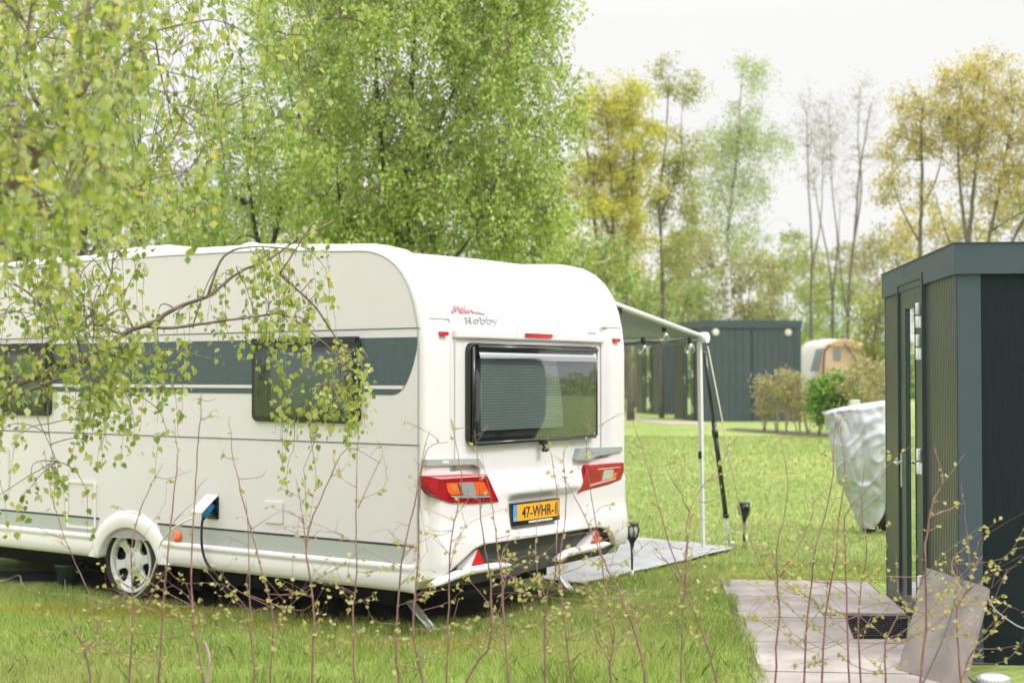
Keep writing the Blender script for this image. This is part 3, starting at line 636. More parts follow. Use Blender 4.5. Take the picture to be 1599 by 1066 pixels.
# lettering on the upper rear: a script word over a serif word
def ribbon(name, strokes, m):
    mb = MB()
    for pts, w_ in strokes:
        P = [rr(690 + x / 14.54, 460 + y / 14.54, 0.0) for x, y in pts]
        P = [(a, b) for a, b in P]
        for (a0, b0), (a1, b1) in zip(P[:-1], P[1:]):
            dx, dz = a1 - a0, b1 - b0; l = math.hypot(dx, dz) + 1e-9; nx, nz_ = -dz / l * w_ / 2, dx / l * w_ / 2
            def sf(z_): return float(np.interp(z_, [1.97, 2.11, 2.235], [0.014, 0.0, -0.032]))
            mb.prism([V(-sf(b) , a, b) for a, b in ((a0 + nx, b0 + nz_), (a1 + nx, b1 + nz_), (a1 - nx, b1 - nz_), (a0 - nx, b0 - nz_))], (0.0, 0, 0), (0.006, 0, 0))
    return mb.build(name, m, CAR, fix=True)
ribbon('script_lettering', [([(255, 360), (280, 410), (340, 240), (350, 380), (410, 250), (450, 400), (480, 390), (515, 300), (490, 290), (480, 380), (515, 415), (560, 310), (580, 420), (625, 340), (650, 410), (705, 330), (740, 405), (820, 395), (900, 415), (1000, 435)], 0.009), ([(565, 250), (585, 262)], 0.012)], M['pinkscript'])
k_ = 0.0085
ribbon('serif_lettering', [([(555, 515), (555, 635)], k_), ([(650, 515), (650, 640)], k_), ([(555, 577), (650, 580)], 0.005), ([(525, 512), (590, 514)], 0.005), ([(622, 514), (685, 516)], 0.005), ([(525, 638), (590, 638)], 0.005), ([(622, 640), (690, 642)], 0.005),
    ([(775, 545), (725, 570), (722, 615), (770, 645), (825, 625), (832, 575), (775, 545)], 0.009),
    ([(885, 515), (885, 650)], k_), ([(855, 515), (885, 515)], 0.005), ([(885, 570), (930, 550), (980, 580), (975, 635), (930, 655), (885, 640)], 0.009),
    ([(1025, 520), (1025, 655)], k_), ([(1000, 520), (1025, 520)], 0.005), ([(1025, 575), (1075, 555), (1125, 585), (1120, 640), (1070, 660), (1025, 645)], 0.009),
    ([(1150, 565), (1215, 650)], k_), ([(1250, 568), (1190, 700)], 0.006), ([(1130, 563), (1185, 565)], 0.005), ([(1225, 567), (1275, 569)], 0.005), ([(1190, 700), (1175, 690)], 0.010)], M['greyletter'])
ribbon('model_lettering', [([(3300, 870), (3345, 872)], 0.016), ([(3365, 873), (3410, 875)], 0.016), ([(3430, 876), (3480, 879)], 0.016)], M['seam'])
# steady legs and underslung gear
def leg(pa, pb_, w_):
    a = at(*pa); b = at(*pb_)
    M4 = Matrix.Translation(CAR.location) @ Matrix.Rotation(CAR.rotation_euler.z, 4, 'Z'); inv = M4.inverted()
    a = inv @ Vector(a); b = inv @ Vector(b); mb = MB()
    for o in (-w_, w_): mb.tube([a + Vector((0, o, 0)), b + Vector((0, o, 0))], 0.013, 6)
    mb.tube([b + Vector((0, -w_ * 1.8, 0)), b + Vector((0, w_ * 1.8, 0))], 0.018, 8)
    mb.prism([a + Vector((0, -w_, 0.004)), a + Vector((0, w_, 0.004)), b + Vector((0, w_, 0.004)), b + Vector((0, -w_, 0.004))], (0, 0, 0), (0, 0, 0.004))
    mb.build('steady_leg', M['alu'], CAR, fix=True)
leg((640, 938, 9.9), (676, 984, 9.75), 0.03); leg((868, 893, 12.0), (893, 925, 11.6), 0.03)

# the plate assembly sits where its carrier is
for o_ in [pb]: o_.location = (0.0, pt0 - 1.00, pz - 0.832)

# ================================================================== AWNING, LIGHTS, GROUNDSHEET
def cw(s, t, z): return O_ + S_ * s + T_ * t + np.array([0, 0, z])
AW = empty('awning', (1.81, 13.97, 0.0), 'grey green roll out awning with white leg pole on the far side of the caravan', 'awning')
ab = np.array(AW.location)
e1 = at(1097, 527, 13.97); st = cw(0.7, 2.5, 2.52); st[2] = 2.515
e0 = e1 + S_ * 3.6; s0_ = st + S_ * 3.6
cn = MB(); VV = []
for u in np.linspace(0, 1, 9):
    a = st + (s0_ - st) * u; b = e1 + (e0 - e1) * u
    VV.append([a + (b - a) * v + np.array([0, 0, -0.05 * math.sin(PI * v) * (0.4 + 0.6 * abs(math.sin(u * PI * 3)))]) - ab for v in np.linspace(0.01, 0.99, 9)])
cn.grid(VV).build('canopy', M['canopy'], AW, solid=0.004)
MB().tube([st - ab + (0, 0, 0.01), e1 - ab + (0, 0, 0.01)], 0.024, 8).build('end_rail', M['whitepaint'], AW)
MB().tube([st - ab, s0_ - ab], 0.05, 8).build('cassette', M['whitepaint'], AW)
fr_ = MB(); fr_.tube([e1 - S_ * 0.03 - ab, e0 - ab], 0.035, 10).build('front_rail', M['whitepaint'], AW)
vl = MB(); vl.grid([[e1 + (e0 - e1) * u - ab + np.array([0, 0, -0.03 - 0.02 * k]) for k in range(3)] for u in np.linspace(0, 1, 20)]).build('valance', M['canopy'], AW, solid=0.003)
MB().tube([e1 + S_ * 0.005 - ab - S_ * 0.06, e1 - ab + S_ * 0.02], 0.052, 14).build('end_cap', M['whitepaint'], AW)
pf = gnd(1098, 856, 0.05)
for q, nm in ((np.zeros(3), 0), (S_ * 3.5, 1)):
    top_ = e1 + q + np.array([-0.03, 0, -0.03]); bot = pf + q; md = top_ * 0.62 + bot * 0.38; md2 = top_ * 0.45 + bot * 0.55
    lg = MB(); lg.tube([top_ - ab, md2 - ab], 0.026, 4, smooth=False).tube([md - ab, bot - ab], 0.020, 4, smooth=False); o = lg.build('leg_pole', M['whitepaint'], AW)
    MB().box(tuple(md2 - ab - (0.035, 0.03, 0.03)), tuple(md2 - ab + (0.0, 0.0, 0.04))).build('clamp', M['black'], o, bevel=0.004)
    MB().box(tuple(bot - ab - (0.07, 0.05, 0.04)), tuple(bot - ab + (0.04, 0.05, -0.01))).build('foot', M['diff'], o, bevel=0.006)
md = st * 0.45 + e1 * 0.55
MB().box(tuple(st * 0.58 + e1 * 0.42 - ab - (0.03, 0.03, 0.06)), tuple(st * 0.58 + e1 * 0.42 - ab + (0.03, 0.03, -0.01))).build('rail_clip', M['black'], AW)
# black storm strut and guy rope
SP = empty('storm_strut', tuple(gnd(1139, 847, 0.09)), 'thin black slanting pole with white foot beside the awning leg', 'pole'); sb_ = np.array(SP.location)
tp = at(1099, 540, 14.0); d_2 = tp - sb_
MB().tube([d_2 * 0.13, d_2 * 0.62], 0.024, 8).tube([d_2 * 0.55, d_2 * 0.97], 0.019, 8).build('pole', M['black'], SP)
MB().tube([d_2 * 0.0, d_2 * 0.15], 0.016, 8).tube([d_2 * 0.0 - (0.05, 0, 0), d_2 * 0.0 + (0.05, 0, 0.0)], 0.014, 6).build('foot', M['whitepaint'], SP)
MB().tube([d_2 * 0.54, d_2 * 0.58], 0.032, 8).build('collar', M['black'], SP); MB().tube([d_2 * 0.13, d_2 * 0.15], 0.030, 8).build('collar', M['black'], SP)
rp = gnd(1166, 850, 0.09)
GR = empty('guy_rope', tuple(rp), 'pale taut guy rope running from the awning corner down to the lawn', 'rope')
MB().tube([np.zeros(3), tp + (0.04, 0.02, 0) - rp], 0.0075, 5).build('rope', M['rope'], GR)
MB().tube([(0, 0, 0.10), (-0.02, 0.0, -0.05)], 0.008, 6).build('peg', M['alu'], GR)
# festoon lights under the awning edge
FL = empty('festoon_lights', tuple(at(1040, 530, 13.6)), 'string of clear round bulbs with black sockets hanging under the awning edge', 'string lights'); fb = np.array(FL.location)
sock = [(1004, 532, 13.4), (1037, 513, 13.5), (1077, 531, 13.8)]
wp = [(955, 537, 13.0), (980, 537, 13.2), (1004, 533, 13.4), (1030, 534, 13.5), (1077, 529, 13.8), (1094, 523, 13.9)]
MB().tube(smooth_path([at(*q) - fb for q in wp], 4), 0.0075, 5).tube([at(1037, 513, 13.5) - fb, at(1036, 506, 13.5) - fb], 0.006, 5).build('wire', M['ink'], FL)
for q in sock:
    p = at(*q) - fb
    bu = MB().lathe([(0.0, -0.020), (0.018, -0.022), (0.03, -0.032), (0.047, -0.058), (0.052, -0.085), (0.046, -0.113), (0.028, -0.131), (0.0, -0.137)], p, 20).build('bulb', M['bulb'], FL)
    MB().lathe([(0.0, 0.03), (0.016, 0.03), (0.021, 0.02), (0.023, -0.018), (0.019, -0.032), (0.0, -0.033)], p, 14).build('socket', M['black'], bu)
    MB().tube([p + (0, 0, -0.03), p + (0.008, 0, -0.07), p + (-0.008, 0, -0.085), p + (0.006, 0, -0.10)], 0.004, 5).build('filament', M['filament'], bu)
# groundsheet
c0 = gnd(1148, 850, 0.09); c0[2] = 0
GS = MB(); VV = []
for i, u in enumerate(np.linspace(0, 1, 46)):
    row = []
    for j, v in enumerate(np.linspace(0, 1, 30)):
        p = c0 + S_ * (4.2 * u) - T_ * (2.75 * v)
        z = gz(p[0], p[1]) + 0.035 + 0.012 * noise.noise((p[0] * 2.2, p[1] * 2.2, 0)) + 0.008 * math.sin(u * 60 + 3 * noise.noise((p[0], p[1], 5))) * noise.noise((p[0] * 0.9, p[1] * 0.9, 2))
        row.append((p[0], p[1], z))
    VV.append(row)
GS.grid(VV).build('groundsheet', M['mat_grey'], None, 'grey woven groundsheet spread on the lawn under the awning', 'groundsheet', solid=0.006)
# garden torches
def torch(px, yb, yt, z, label, lit):
    b = gnd(px, yb, z); b[2] = z; h = at(px, yt, b[1])[2] - z
    T = empty('garden_torch', tuple(b), label, 'garden light', group='solar torches pushed into the lawn')
    MB().tube([(0, 0, -0.05), (0, 0, h - 0.20)], [0.004, 0.014], 8).build('stake', M['black'], T)
    MB().tube([(0, 0, 0.02), (0, 0, 0.10)], [0.011, 0.013], 8).build('spike_tip', M['whitepaint'] if lit else M['black'], T)
    MB().lathe([(0.014, h - 0.21), (0.022, h - 0.17), (0.05, h - 0.125), (0.052, h - 0.12), (0.0, h - 0.118)], (0, 0, 0), 16).build('head', M['black'], T)
    if lit:
        MB().lathe([(0.0, h - 0.118), (0.046, h - 0.118), (0.046, h - 0.03), (0.0, h - 0.028)], (0, 0, 0), 16).build('diffuser', M['gel2'], T)
        mb = MB()
        for k in range(8):
            a = k * PI / 4 + 0.2; mb.tube([(0.05 * math.cos(a), 0.05 * math.sin(a), h - 0.122), (0.062 * math.cos(a), 0.062 * math.sin(a), h - 0.07), (0.05 * math.cos(a), 0.05 * math.sin(a), h - 0.015)], 0.006, 5)
        mb.build('cage', M['black'], T)
    else:
        MB().lathe([(0.05, h - 0.125), (0.062, h - 0.07), (0.058, h - 0.015), (0.0, h - 0.012)], (0, 0, 0), 16).build('shade', M['black'], T)
    MB().lathe([(0.0, h), (0.045, h), (0.06, h - 0.008), (0.06, h - 0.02), (0.0, h - 0.022)], (0, 0, 0), 16).build('cap', M['diff'], T)
torch(987, 908, 815, 0.0, 'black caged garden torch with pale centre standing by the groundsheet edge', True)
torch(1162, 849, 783, 0.09, 'closed black garden torch standing in the lawn by the guy rope', False)

# ================================================================== THE SHEDS
M['rib'] = mat('ribbed_anthracite_wall', (0.056, 0.058, 0.053), 0.32, bump=0.15, bscale=200, var=0.05, vscale=4)
M['anth'] = mat('anthracite_trim', (0.060, 0.086, 0.105), 0.45, spec=0.25, var=0.04, vscale=3, bump=0.1, bscale=160)
M['anthd'] = mat('dark_anthracite_woodgrain', (0.0095, 0.018, 0.022), 0.5, var=0.15, vscale=5, stretch=(14, 14, 1.1), bump=0.35, bscale=16, spec=0.12)
M['anthf'] = mat('anthracite_door_frame', (0.030, 0.050, 0.052), 0.35, var=0.04, vscale=3)
M['farwall'] = mat('far_slate_wall', (0.048, 0.070, 0.082), 0.5, var=0.06, vscale=2)
def shed(loc, wd, fdv, wl, fl_, label, h=2.53, near=False, wallmat='anthd', frontseam=None, discs=(), door=None):
    """local: x along the front face, y along the side wall; origin at the near corner."""
    R = empty('garden_shed', tuple(loc), label, 'shed', rz=math.atan2(-wd[0], wd[1]), group='flat roofed anthracite sheds')
    ft = 0.185
    # side wall with vertical ribs (x = 0 face), as a folded sheet; a gap is left where the door stands
    def ribs(y0, y1, nm='side_wall'):
        mb = MB(); pts = []; y = y0; pitch = 0.052
        while y < y1 - 1e-6:
            y2 = min(y + pitch, y1)
            pts += [(0.0, y), (0.0, y2 - 0.016), (0.007, y2 - 0.010), (0.007, y2 - 0.004)]; y = y2
        pts.append((0.0, y1))
        mb.grid([[(x, yy, z) for x, yy in pts] for z in (0.0, h - ft)][::-1], smooth=False)
        return mb.build(nm, M['rib'], R)
    if door:
        ribs(0.02, door[0]); ribs(door[1], wl)
        MB().grid([[(0.0, y, z) for y in (door[0], door[1])] for z in (door[2], h - ft)][::-1], smooth=False).build('lintel', M['rib'], R)
    else: ribs(0.02, wl)
    mb = MB()
    if near: mb.grid([[(x, 0.014, z) for x in (0.12, fl_)] for z in (0, h - ft)], smooth=False)
    else:
        pts = []; x = 0.12
        while x < fl_: pts += [(x, 0.014), (min(x + 0.17, fl_), 0.014), (min(x + 0.178, fl_), 0.022)]; x += 0.186
        mb.grid([[(a, b, z) for a, b in pts] for z in (0, h - ft)], smooth=False)
    mb.build('front_wall', M[wallmat], R, fix=False)
    MB().box((fl_ - 0.01, 0.02, 0), (fl_, wl, h - ft)).box((0.01, wl - 0.01, 0), (fl_ - 0.01, wl - 0.002, h - ft)).build('back_wall', M[wallmat], R)
    MB().box((-0.004, 0.0, 0), (0.138, 0.012, h - ft)).box((-0.004, 0.0, 0), (0.0, 0.03, h - ft)).build('corner_trim', M['anth'], R)
    MB().box((fl_ - 0.13, 0.0, 0), (fl_ + 0.004, 0.012, h - ft)).build('corner_trim', M['anth'], R)
    MB().box((-0.002, wl - 0.04, 0), (0.0, wl + 0.004, h - ft)).build('corner_trim', M['anth'], R)
    seam = 0.62 * wl if near else 0.5 * wl
    MB().box((-0.020, -0.020, h - ft), (fl_ + 0.02, 0.0, h)).box((-0.020, 0.0, h - ft), (0.0, 1.72 if near else wl / 2, h)).box((-0.020, 1.73 if near else wl / 2 + .01, h - ft), (0.0, wl + 0.02, h)).box((fl_, 0, h - ft), (fl_ + 0.02, wl, h)).box((0, wl, h - ft), (fl_ + 0.02, wl + 0.02, h)).build('fascia', M['anth'], R)
    MB().box((0, 0, h - 0.05), (fl_, wl, h - 0.02)).build('roof', M['anthd'], R)
    MB().box((-0.026, -0.026, h), (fl_ + 0.026, 0.03, h + 0.006)).box((-0.026, 0.03, h), (0.03, wl + 0.026, h + 0.006)).build('roof_trim', M['anth'], R)
    if frontseam: MB().box((frontseam - 0.012, 0.004, 0), (frontseam + 0.012, 0.016, h - ft)).build('panel_joint', M['anthd'], R)
    for x in discs:
        o = MB().lathe([(0.0, -0.03), (0.07, -0.03), (0.095, -0.012), (0.095, 0.02)], (x, 0.0, h - 0.30), 20, 'y').build('round_vent', M['disc'], R, fix=True)
    if door:
        d0, d1, dh, g0, g1 = door
        dr = MB(); P = -0.030
        dr.box((P, d0, 0.0), (0.02, d0 + 0.045, dh)).box((P, d1 - 0.03, 0.0), (0.02, d1, dh)).box((P, d0 + 0.045, dh - 0.04), (0.02, d1 - 0.03, dh))
        D = dr.build('door_frame', M['anthf'], R, bevel=0.003)
        lf = MB(); q = -0.012
        lf.box((q, d0 + 0.06, 0.03), (0.03, g0, dh - 0.055)).box((q, g1, 0.03), (0.03, d1 - 0.045, dh - 0.055)).box((q, g0, dh - 0.22), (0.03, g1, dh - 0.055)).box((q, g0, 0.03), (0.03, g1, 0.16))
        lf.box((q - 0.006, g0 - 0.012, 0.15), (q, g0, dh - 0.21)).box((q - 0.006, g1, 0.15), (q, g1 + 0.012, dh - 0.21))
        DL = lf.build('door', M['anthf'], R, bevel=0.003)
        MB().box((0.0, g0, 0.16), (0.012, g1, dh - 0.22)).build('pane', M['doorglass'], DL)
        MB().box((0.03, d0 + 0.05, 0.03), (0.034, d1 - 0.05, dh - 0.06)).build('door_backing', M['interior'], DL)
        for zc in (2.14, 1.925, 1.155, 0.3) if near else (2.1, 1.2, 0.3):
            hg = MB()
            for a in (-0.085, 0.005): hg.lathe([(0.013, zc + a), (0.015, zc + a + 0.004), (0.015, zc + a + 0.076), (0.013, zc + a + 0.08)], (-0.046, d0 + 0.052, 0), 12)
            hg.box((-0.040, d0 + 0.005, zc - 0.085), (-0.0302, d0 + 0.052, zc - 0.01)).box((-0.040, d0 + 0.052, zc + 0.01), (-0.012, d0 + 0.105, zc + 0.085))
            hg.build('hinge', M['whitepaint'], DL, bevel=0.002)
        hn = MB(); hy = d1 - 0.085
        hn.box((-0.020, hy - 0.02, 0.92), (-0.012, hy + 0.02, 1.17)).tube([(-0.02, hy, 1.10), (-0.065, hy, 1.10), (-0.07, hy - 0.02, 1.10), (-0.068, hy - 0.13, 1.095)], 0.011, 8).lathe([(0.0, -0.03), (0.012, -0.03), (0.012, -0.01)], (0, 0, 0), 4) if False else hn.box((-0.020, hy - 0.02, 0.92), (-0.012, hy + 0.02, 1.17)).tube([(-0.02, hy, 1.10), (-0.062, hy, 1.10), (-0.068, hy - 0.02, 1.10), (-0.066, hy - 0.13, 1.095)], 0.011, 8)
        hn.build('handle', M['alu'], DL, bevel=0.002)
    return R
M['disc'] = mat('cream_round_grille', (0.62, 0.56, 0.48), 0.6)
shed(NC, WD, FD, 2.72, 2.9, 'near dark shed with glazed door at the right edge of the view', near=True, door=(1.0, 1.99, 2.43, 1.34, 1.70))
def far_shed(px, depth, zc, label, **kw):
    p = at(px, 560, depth); p[2] = zc; a = math.radians(8.7)
    wd = np.array([-math.sin(a), math.cos(a), 0]); return shed(p, wd, None, 2.72, 2.55, label, wallmat='farwall', **kw)
far_shed(1097.5, 36.0, 0.59, 'slate grey far shed with two round cream vents on its front wall', frontseam=1.28, discs=(0.33, 2.22), door=(0.75, 1.70, 2.38, 1.05, 1.45))
far_shed(1027.5, 42.5, 0.57, 'rearmost dark shed, left of and behind the one with round vents', door=(0.75, 1.75, 2.38, 1.05, 1.45))

# ------------------------------------------------------------------ small things around the near shed
M['slate'] = mat('grey_brown_stone_slab', (0.19, 0.168, 0.148), 0.8, var=0.22, vscale=5, bump=0.5, bscale=70, det=10)
BL = gnd(1401, 1044, 0.02); TL = at(1445.5, 885, 9.0); TR = at(1542, 916, 8.48); BR = TR - (TL - BL); BR[2] = 0.012
nr = np.cross(BR - BL, TL - BL); nr /= np.linalg.norm(nr)
MB().prism([BL, BR, TR, TL], nr * 0.0, nr * (0.032 if nr[1] > 0 else -0.032)).build('stone_slab', M['slate'], None, 'square grey stone slab leaning on the corner of the near shed', 'slab', fix=True, bevel=0.004)
off = nr * (-0.015 if nr[1] > 0 else 0.015)
CB = smooth_path([sh(0.25, -0.03, 0.62) , at(1506, 905, 8.66) + off * 1.5, at(1499, 925, 8.55) + off * 2, at(1490, 965, 8.45) + off * 2, at(1474, 1010, 8.30) + off * 2, at(1452, 1050, 8.1) + off, at(1430, 1085, 7.9) , gnd(1380, 1150, 0.02)], 5)
MB().tube(CB, 0.006, 8).build('black_cable', M['diff'], None, 'black hose hanging down across the leaning stone slab', 'hose')
MB().tube(smooth_path([at(1541, 929, 8.64), at(1553, 950, 8.55), at(1575, 968, 8.5), at(1600, 981, 8.48), at(1650, 990, 8.5)], 5), 0.0045, 8).build('grey_cable', M['seam'], None, 'thin grey cable drooping across the dark front wall of the near shed', 'cable')
cp = gnd(1551, 1068, 0.0); RC = empty('ribbed_cap', tuple(cp), 'round white ribbed cap on the ground in front of the near shed', 'cap')
MB().lathe([(0.0, 0.055), (0.06, 0.055), (0.082, 0.045), (0.086, 0.03), (0.086, 0.0)], (0, 0, 0), 32).build('cap', M['gel'], RC)
rb = MB()
for k in range(28):
    a = k * 2 * PI / 28; rb.box((-0.0035, 0.084, 0.0), (0.0035, 0.094, 0.042), lambda x, y, z, a=a: (x * math.cos(a) - y * math.sin(a), x * math.sin(a) + y * math.cos(a), z))
rb.build('rib_ring', M['gel2'], RC)
# rubber mat
m0 = MB(); q = [gnd(1321, 966, 0.02), gnd(1417, 966, 0.02), gnd(1415, 996, 0.02), gnd(1333, 996, 0.02)]
for p in q: p[2] = 0.022
m0.prism(q, (0, 0, 0), (0, 0, 0.016)); DM = m0.build('door_mat', M['blackmat'], None, 'black rubber door mat lying at the step of the near shed', 'mat', fix=True, bevel=0.003)
kn = MB()
for i in range(16):
    for j in range(9):
        u, v = (i + 0.5) / 16, (j + 0.5) / 9; p = (q[0] * (1 - u) + q[1] * u) * (1 - v) + (q[3] * (1 - u) + q[2] * u) * v
        kn.lathe([(0.014, 0.015), (0.014, 0.026), (0.007, 0.026), (0.006, 0.017)], p, 6)
tag(kn.build('rubber_studs', M['blackmat'], DM), kind='stuff')
# raised concrete step
MB().box((1.62, -0.62, 0.02), (2.45, -0.035, 0.045), lambda x, y, z: tuple(sh(x, y, z))).build('door_step', M['paver'], None, 'low concrete step under the glazed door of the near shed', 'step', bevel=0.006)

# ------------------------------------------------------------------ covered two wheeler
M['cover'] = mat('silver_white_cover', (0.47, 0.495, 0.52), 0.34, var=0.05, vscale=4, bump=0.5, bscale=14)
BD = 15.3
bb = at(1352, 825, BD); bb[2] = gz(bb[0], BD); CBK = empty('covered_scooter', tuple(bb), 'scooter sized shape wrapped in a crumpled silver white cover standing on the lawn', 'covered vehicle')
rows = [(824, 1348, 1364, .07), (815, 1344, 1369, .10), (800, 1338, 1375, .13), (784, 1331, 1381, .17), (768, 1324, 1388, .21), (750, 1314, 1394, .24), (730, 1304, 1399, .27), (712, 1301, 1402, .29), (694, 1301, 1404, .30), (676, 1297, 1404, .29), (658, 1291, 1402, .27), (645, 1288, 1399, .24)]
VV = []; nA = 150
def crum(x, y, z):
    p = Vector((x * 3.2, y * 3.2, z * 2.2)); return 0.05 * (1 - abs(noise.noise(p)) * 2.5) + 0.02 * (1 - 2 * abs(noise.noise(p * 2.6)))
for i, (y, xl, xr, dp) in enumerate(rows):
    a = at(xl, y, BD) - bb; b = at(xr, y, BD) - bb; c = (a + b) / 2; hw = (b[0] - a[0]) / 2; row = []
    for k in range(nA):
        an = k * 2 * PI / nA; ca, sa = math.cos(an), math.sin(an)
        sq = (abs(ca) ** 3 + abs(sa) ** 3) ** (-1 / 3) * 0.93
        x = c[0] + hw * ca * sq; yy = dp * sa * sq; z = c[2]
        f = 1 + crum(x, yy, z) / max(hw, 0.1) * 0.9
        # the top slopes up to the right
        zt = z + (0.14 * (ca * 0.5 + 0.5) if i == len(rows) - 1 else 0)
        row.append((c[0] + (x - c[0]) * f, yy * f, zt))
    VV.append(row)
# denser rows for folds
VV = np.array(VV); R2 = []
for i in range(len(VV) - 1):
    for t in np.arange(8) / 8: R2.append(VV[i] * (1 - t) + VV[i + 1] * t)
R2.append(VV[-1]); R2 = np.array(R2)
for i in range(1, len(R2) - 1):
    for k in range(nA):
        x, y, z = R2[i, k]; an = k * 2 * PI / nA; wv = 0.25 * noise.noise((x * 1.7, y * 1.7, z * 1.7)); q3 = (x * 5.5 + z * 1.6 + wv * 4, y * 5.5, z * 1.5 - x * 1.2); d = -0.026 * max(0, 1 - 4 * abs(noise.noise(q3))) + 0.022 * max(0, 1 - 8 * abs(noise.noise((q3[2] * 2.4 + 7, q3[1] * .7, q3[0] * .5)))) + 0.007 * noise.noise((x * 16, y * 16, z * 10))
        R2[i, k, 0] += d * math.cos(an); R2[i, k, 1] += d * math.sin(an)
topc = R2[-1].mean(0) + (0, 0, 0.02)
cv = MB(); cv.grid(list(R2) + [[topc + (p - topc) * 0.55 + (0, 0, 0.012) for p in R2[-1]], [topc + (p - topc) * 0.02 for p in R2[-1]]], wrap=True); cv.build('cover', M['cover'], CBK)
def wheel_small(x, r):
    MB().lathe([(r * .55, -0.03), (r, -0.045), (r * 1.0, 0.045), (r * .55, 0.03)], (x, 0.02, r * 0.95), 24, 'y').build('wheel', M['tyre'], CBK)
wheel_small(0.04, 0.07); wheel_small(0.30, 0.20)
MB().box((0.08, -0.06, 0.12), (0.42, 0.08, 0.24)).tube([(0.12, -0.08, 0.05), (0.2, -0.06, 0.25)], 0.018, 6).build('frame', M['black'], CBK, bevel=0.01)

# ------------------------------------------------------------------ bucket and hose by the caravan wheel
bk = gnd(110, 921, 0.0); BK = empty('bucket', tuple(bk), 'dark green bucket standing under the caravan in front of the wheel', 'bucket')
MB().lathe([(0.085, 0.0), (0.115, 0.195), (0.123, 0.20), (0.123, 0.215), (0.112, 0.213), (0.085, 0.02), (0.0, 0.02)], (0, 0, 0), 28).build('pail', mat('dark_green_bucket', (0.012, 0.028, 0.026), 0.4), BK)
MB().tube([(0.12 * math.cos(a), 0.02, 0.20 + 0.04 * math.sin(a) * -1) for a in np.linspace(0, PI, 14)], 0.004, 5).build('bucket_handle', M['alu'], BK)
hp = [gnd(-40, 905, .02), gnd(5, 906, .02), gnd(30, 898, .03), at(36, 896, 11.6), gnd(36, 914, .02), gnd(60, 925, .02), gnd(100, 928, .02), gnd(135, 930, .02), gnd(165, 941, .02), gnd(200, 937, .02), at(228, 915, 10.3), at(243, 880, 10.1), at(250, 850, 10.1), at(270, 825, 10.0), at(300, 808, 9.9)]
hp = [hp[0], hp[1], hp[2]] + hp[4:]
MB().tube(smooth_path(hp, 6), 0.0065, 6).build('water_hose', M['gel2'], None, 'thin white hose looping over the grass past the caravan wheel', 'hose')

# ------------------------------------------------------------------ tent
M['tentw'] = mat('off_white_tent_cloth', (0.62, 0.60, 0.57), 0.85, var=0.05, vscale=2)
M['tento'] = mat('apricot_tent_cloth', (0.68, 0.42, 0.27), 0.85, var=0.05, vscale=2)
M['tentp'] = mat('peach_tent_panel', (0.72, 0.50, 0.37), 0.85, var=0.05, vscale=2)
M['tentg'] = mat('grey_blue_tent_window', (0.22, 0.28, 0.32), 0.5)
TD = 42.0; tb = at(1300, 640, TD); tb[2] = 0.6
TN = empty('tent', tuple(tb), 'trailer tent with white side and apricot front beyond the hedge', 'tent')
def tp_(px, py, dd=0.0): return at(px, py, TD + dd) - tb
def arch_pts(pts, dd): return smooth_path([tp_(x, y, dd) for x, y in pts], 4)
Abk = arch_pts([(1222, 640), (1234, 590), (1247, 551), (1258, 536), (1280, 531), (1310, 531), (1340, 548), (1348, 640)], 2.4)
A1 = arch_pts([(1268, 640), (1276, 580), (1284, 548), (1296, 534), (1320, 530), (1345, 537), (1362, 560), (1376, 640)], 0.6)
A2 = arch_pts([(1285, 640), (1286, 575), (1288, 548), (1300, 536), (1322, 532), (1346, 541), (1362, 562), (1370, 640)], 0.0)
MB().grid([Abk * (1 - u) + A1 * u for u in np.linspace(0, 1, 5)]).build('side_cloth', M['tentw'], TN, solid=0.01)
MB().grid([A1 * (1 - u) + A2 * u for u in np.linspace(0, 1, 3)]).build('roof_cloth', M['tento'], TN, solid=0.01)
fp = MB(); fp.add(A2, [tuple(range(len(A2)))]); fp.build('front_panel', M['tentp'], TN)
MB().prism([tp_(x, y, -.05) for x, y in [(1294, 538), (1303, 533), (1322, 530), (1348, 539), (1366, 562), (1371, 590), (1366, 592), (1357, 562), (1344, 547), (1322, 540), (1305, 541)]], (0, 0, 0), (0, 0.03, 0)).build('roof_edge', M['tento'], TN)
MB().tube(A2, 0.03, 6).tube([tp_(1318, 536, -.04), tp_(1336, 560, -.06), tp_(1342, 640, -.06)], 0.025, 6).build('frame_tube', M['diff'], TN)
for nm, q in (('tent_window', [(1264, 546), (1277, 544), (1268, 580), (1255, 580)]),):
    MB().prism([tp_(x, y, 1.2) for x, y in q], (0, -0.9, 0), (0, -0.88, 0)).build(nm, M['tentg'], TN)
MB().prism([tp_(x, y, -0.03) for x, y in [(1302, 545), (1313, 545), (1313, 562), (1302, 560)]], (0, 0, 0), (0, 0.02, 0)).build('tent_window', M['tentg'], TN)
# square grey post behind the covered scooter
gp = at(1335, 640, 24.0); gp[2] = gz(gp[0], gp[1]); PS = empty('service_post', tuple(gp), 'short square grey service post behind the silver cover', 'post')
MB().box((-0.05, -0.05, 0), (0.05, 0.05, 0.66)).build('post', M['seam'], PS); MB().box((-0.075, -0.07, 0.66), (0.075, 0.07, 0.80)).build('post_cap', M['gel2'], PS, bevel=0.01)
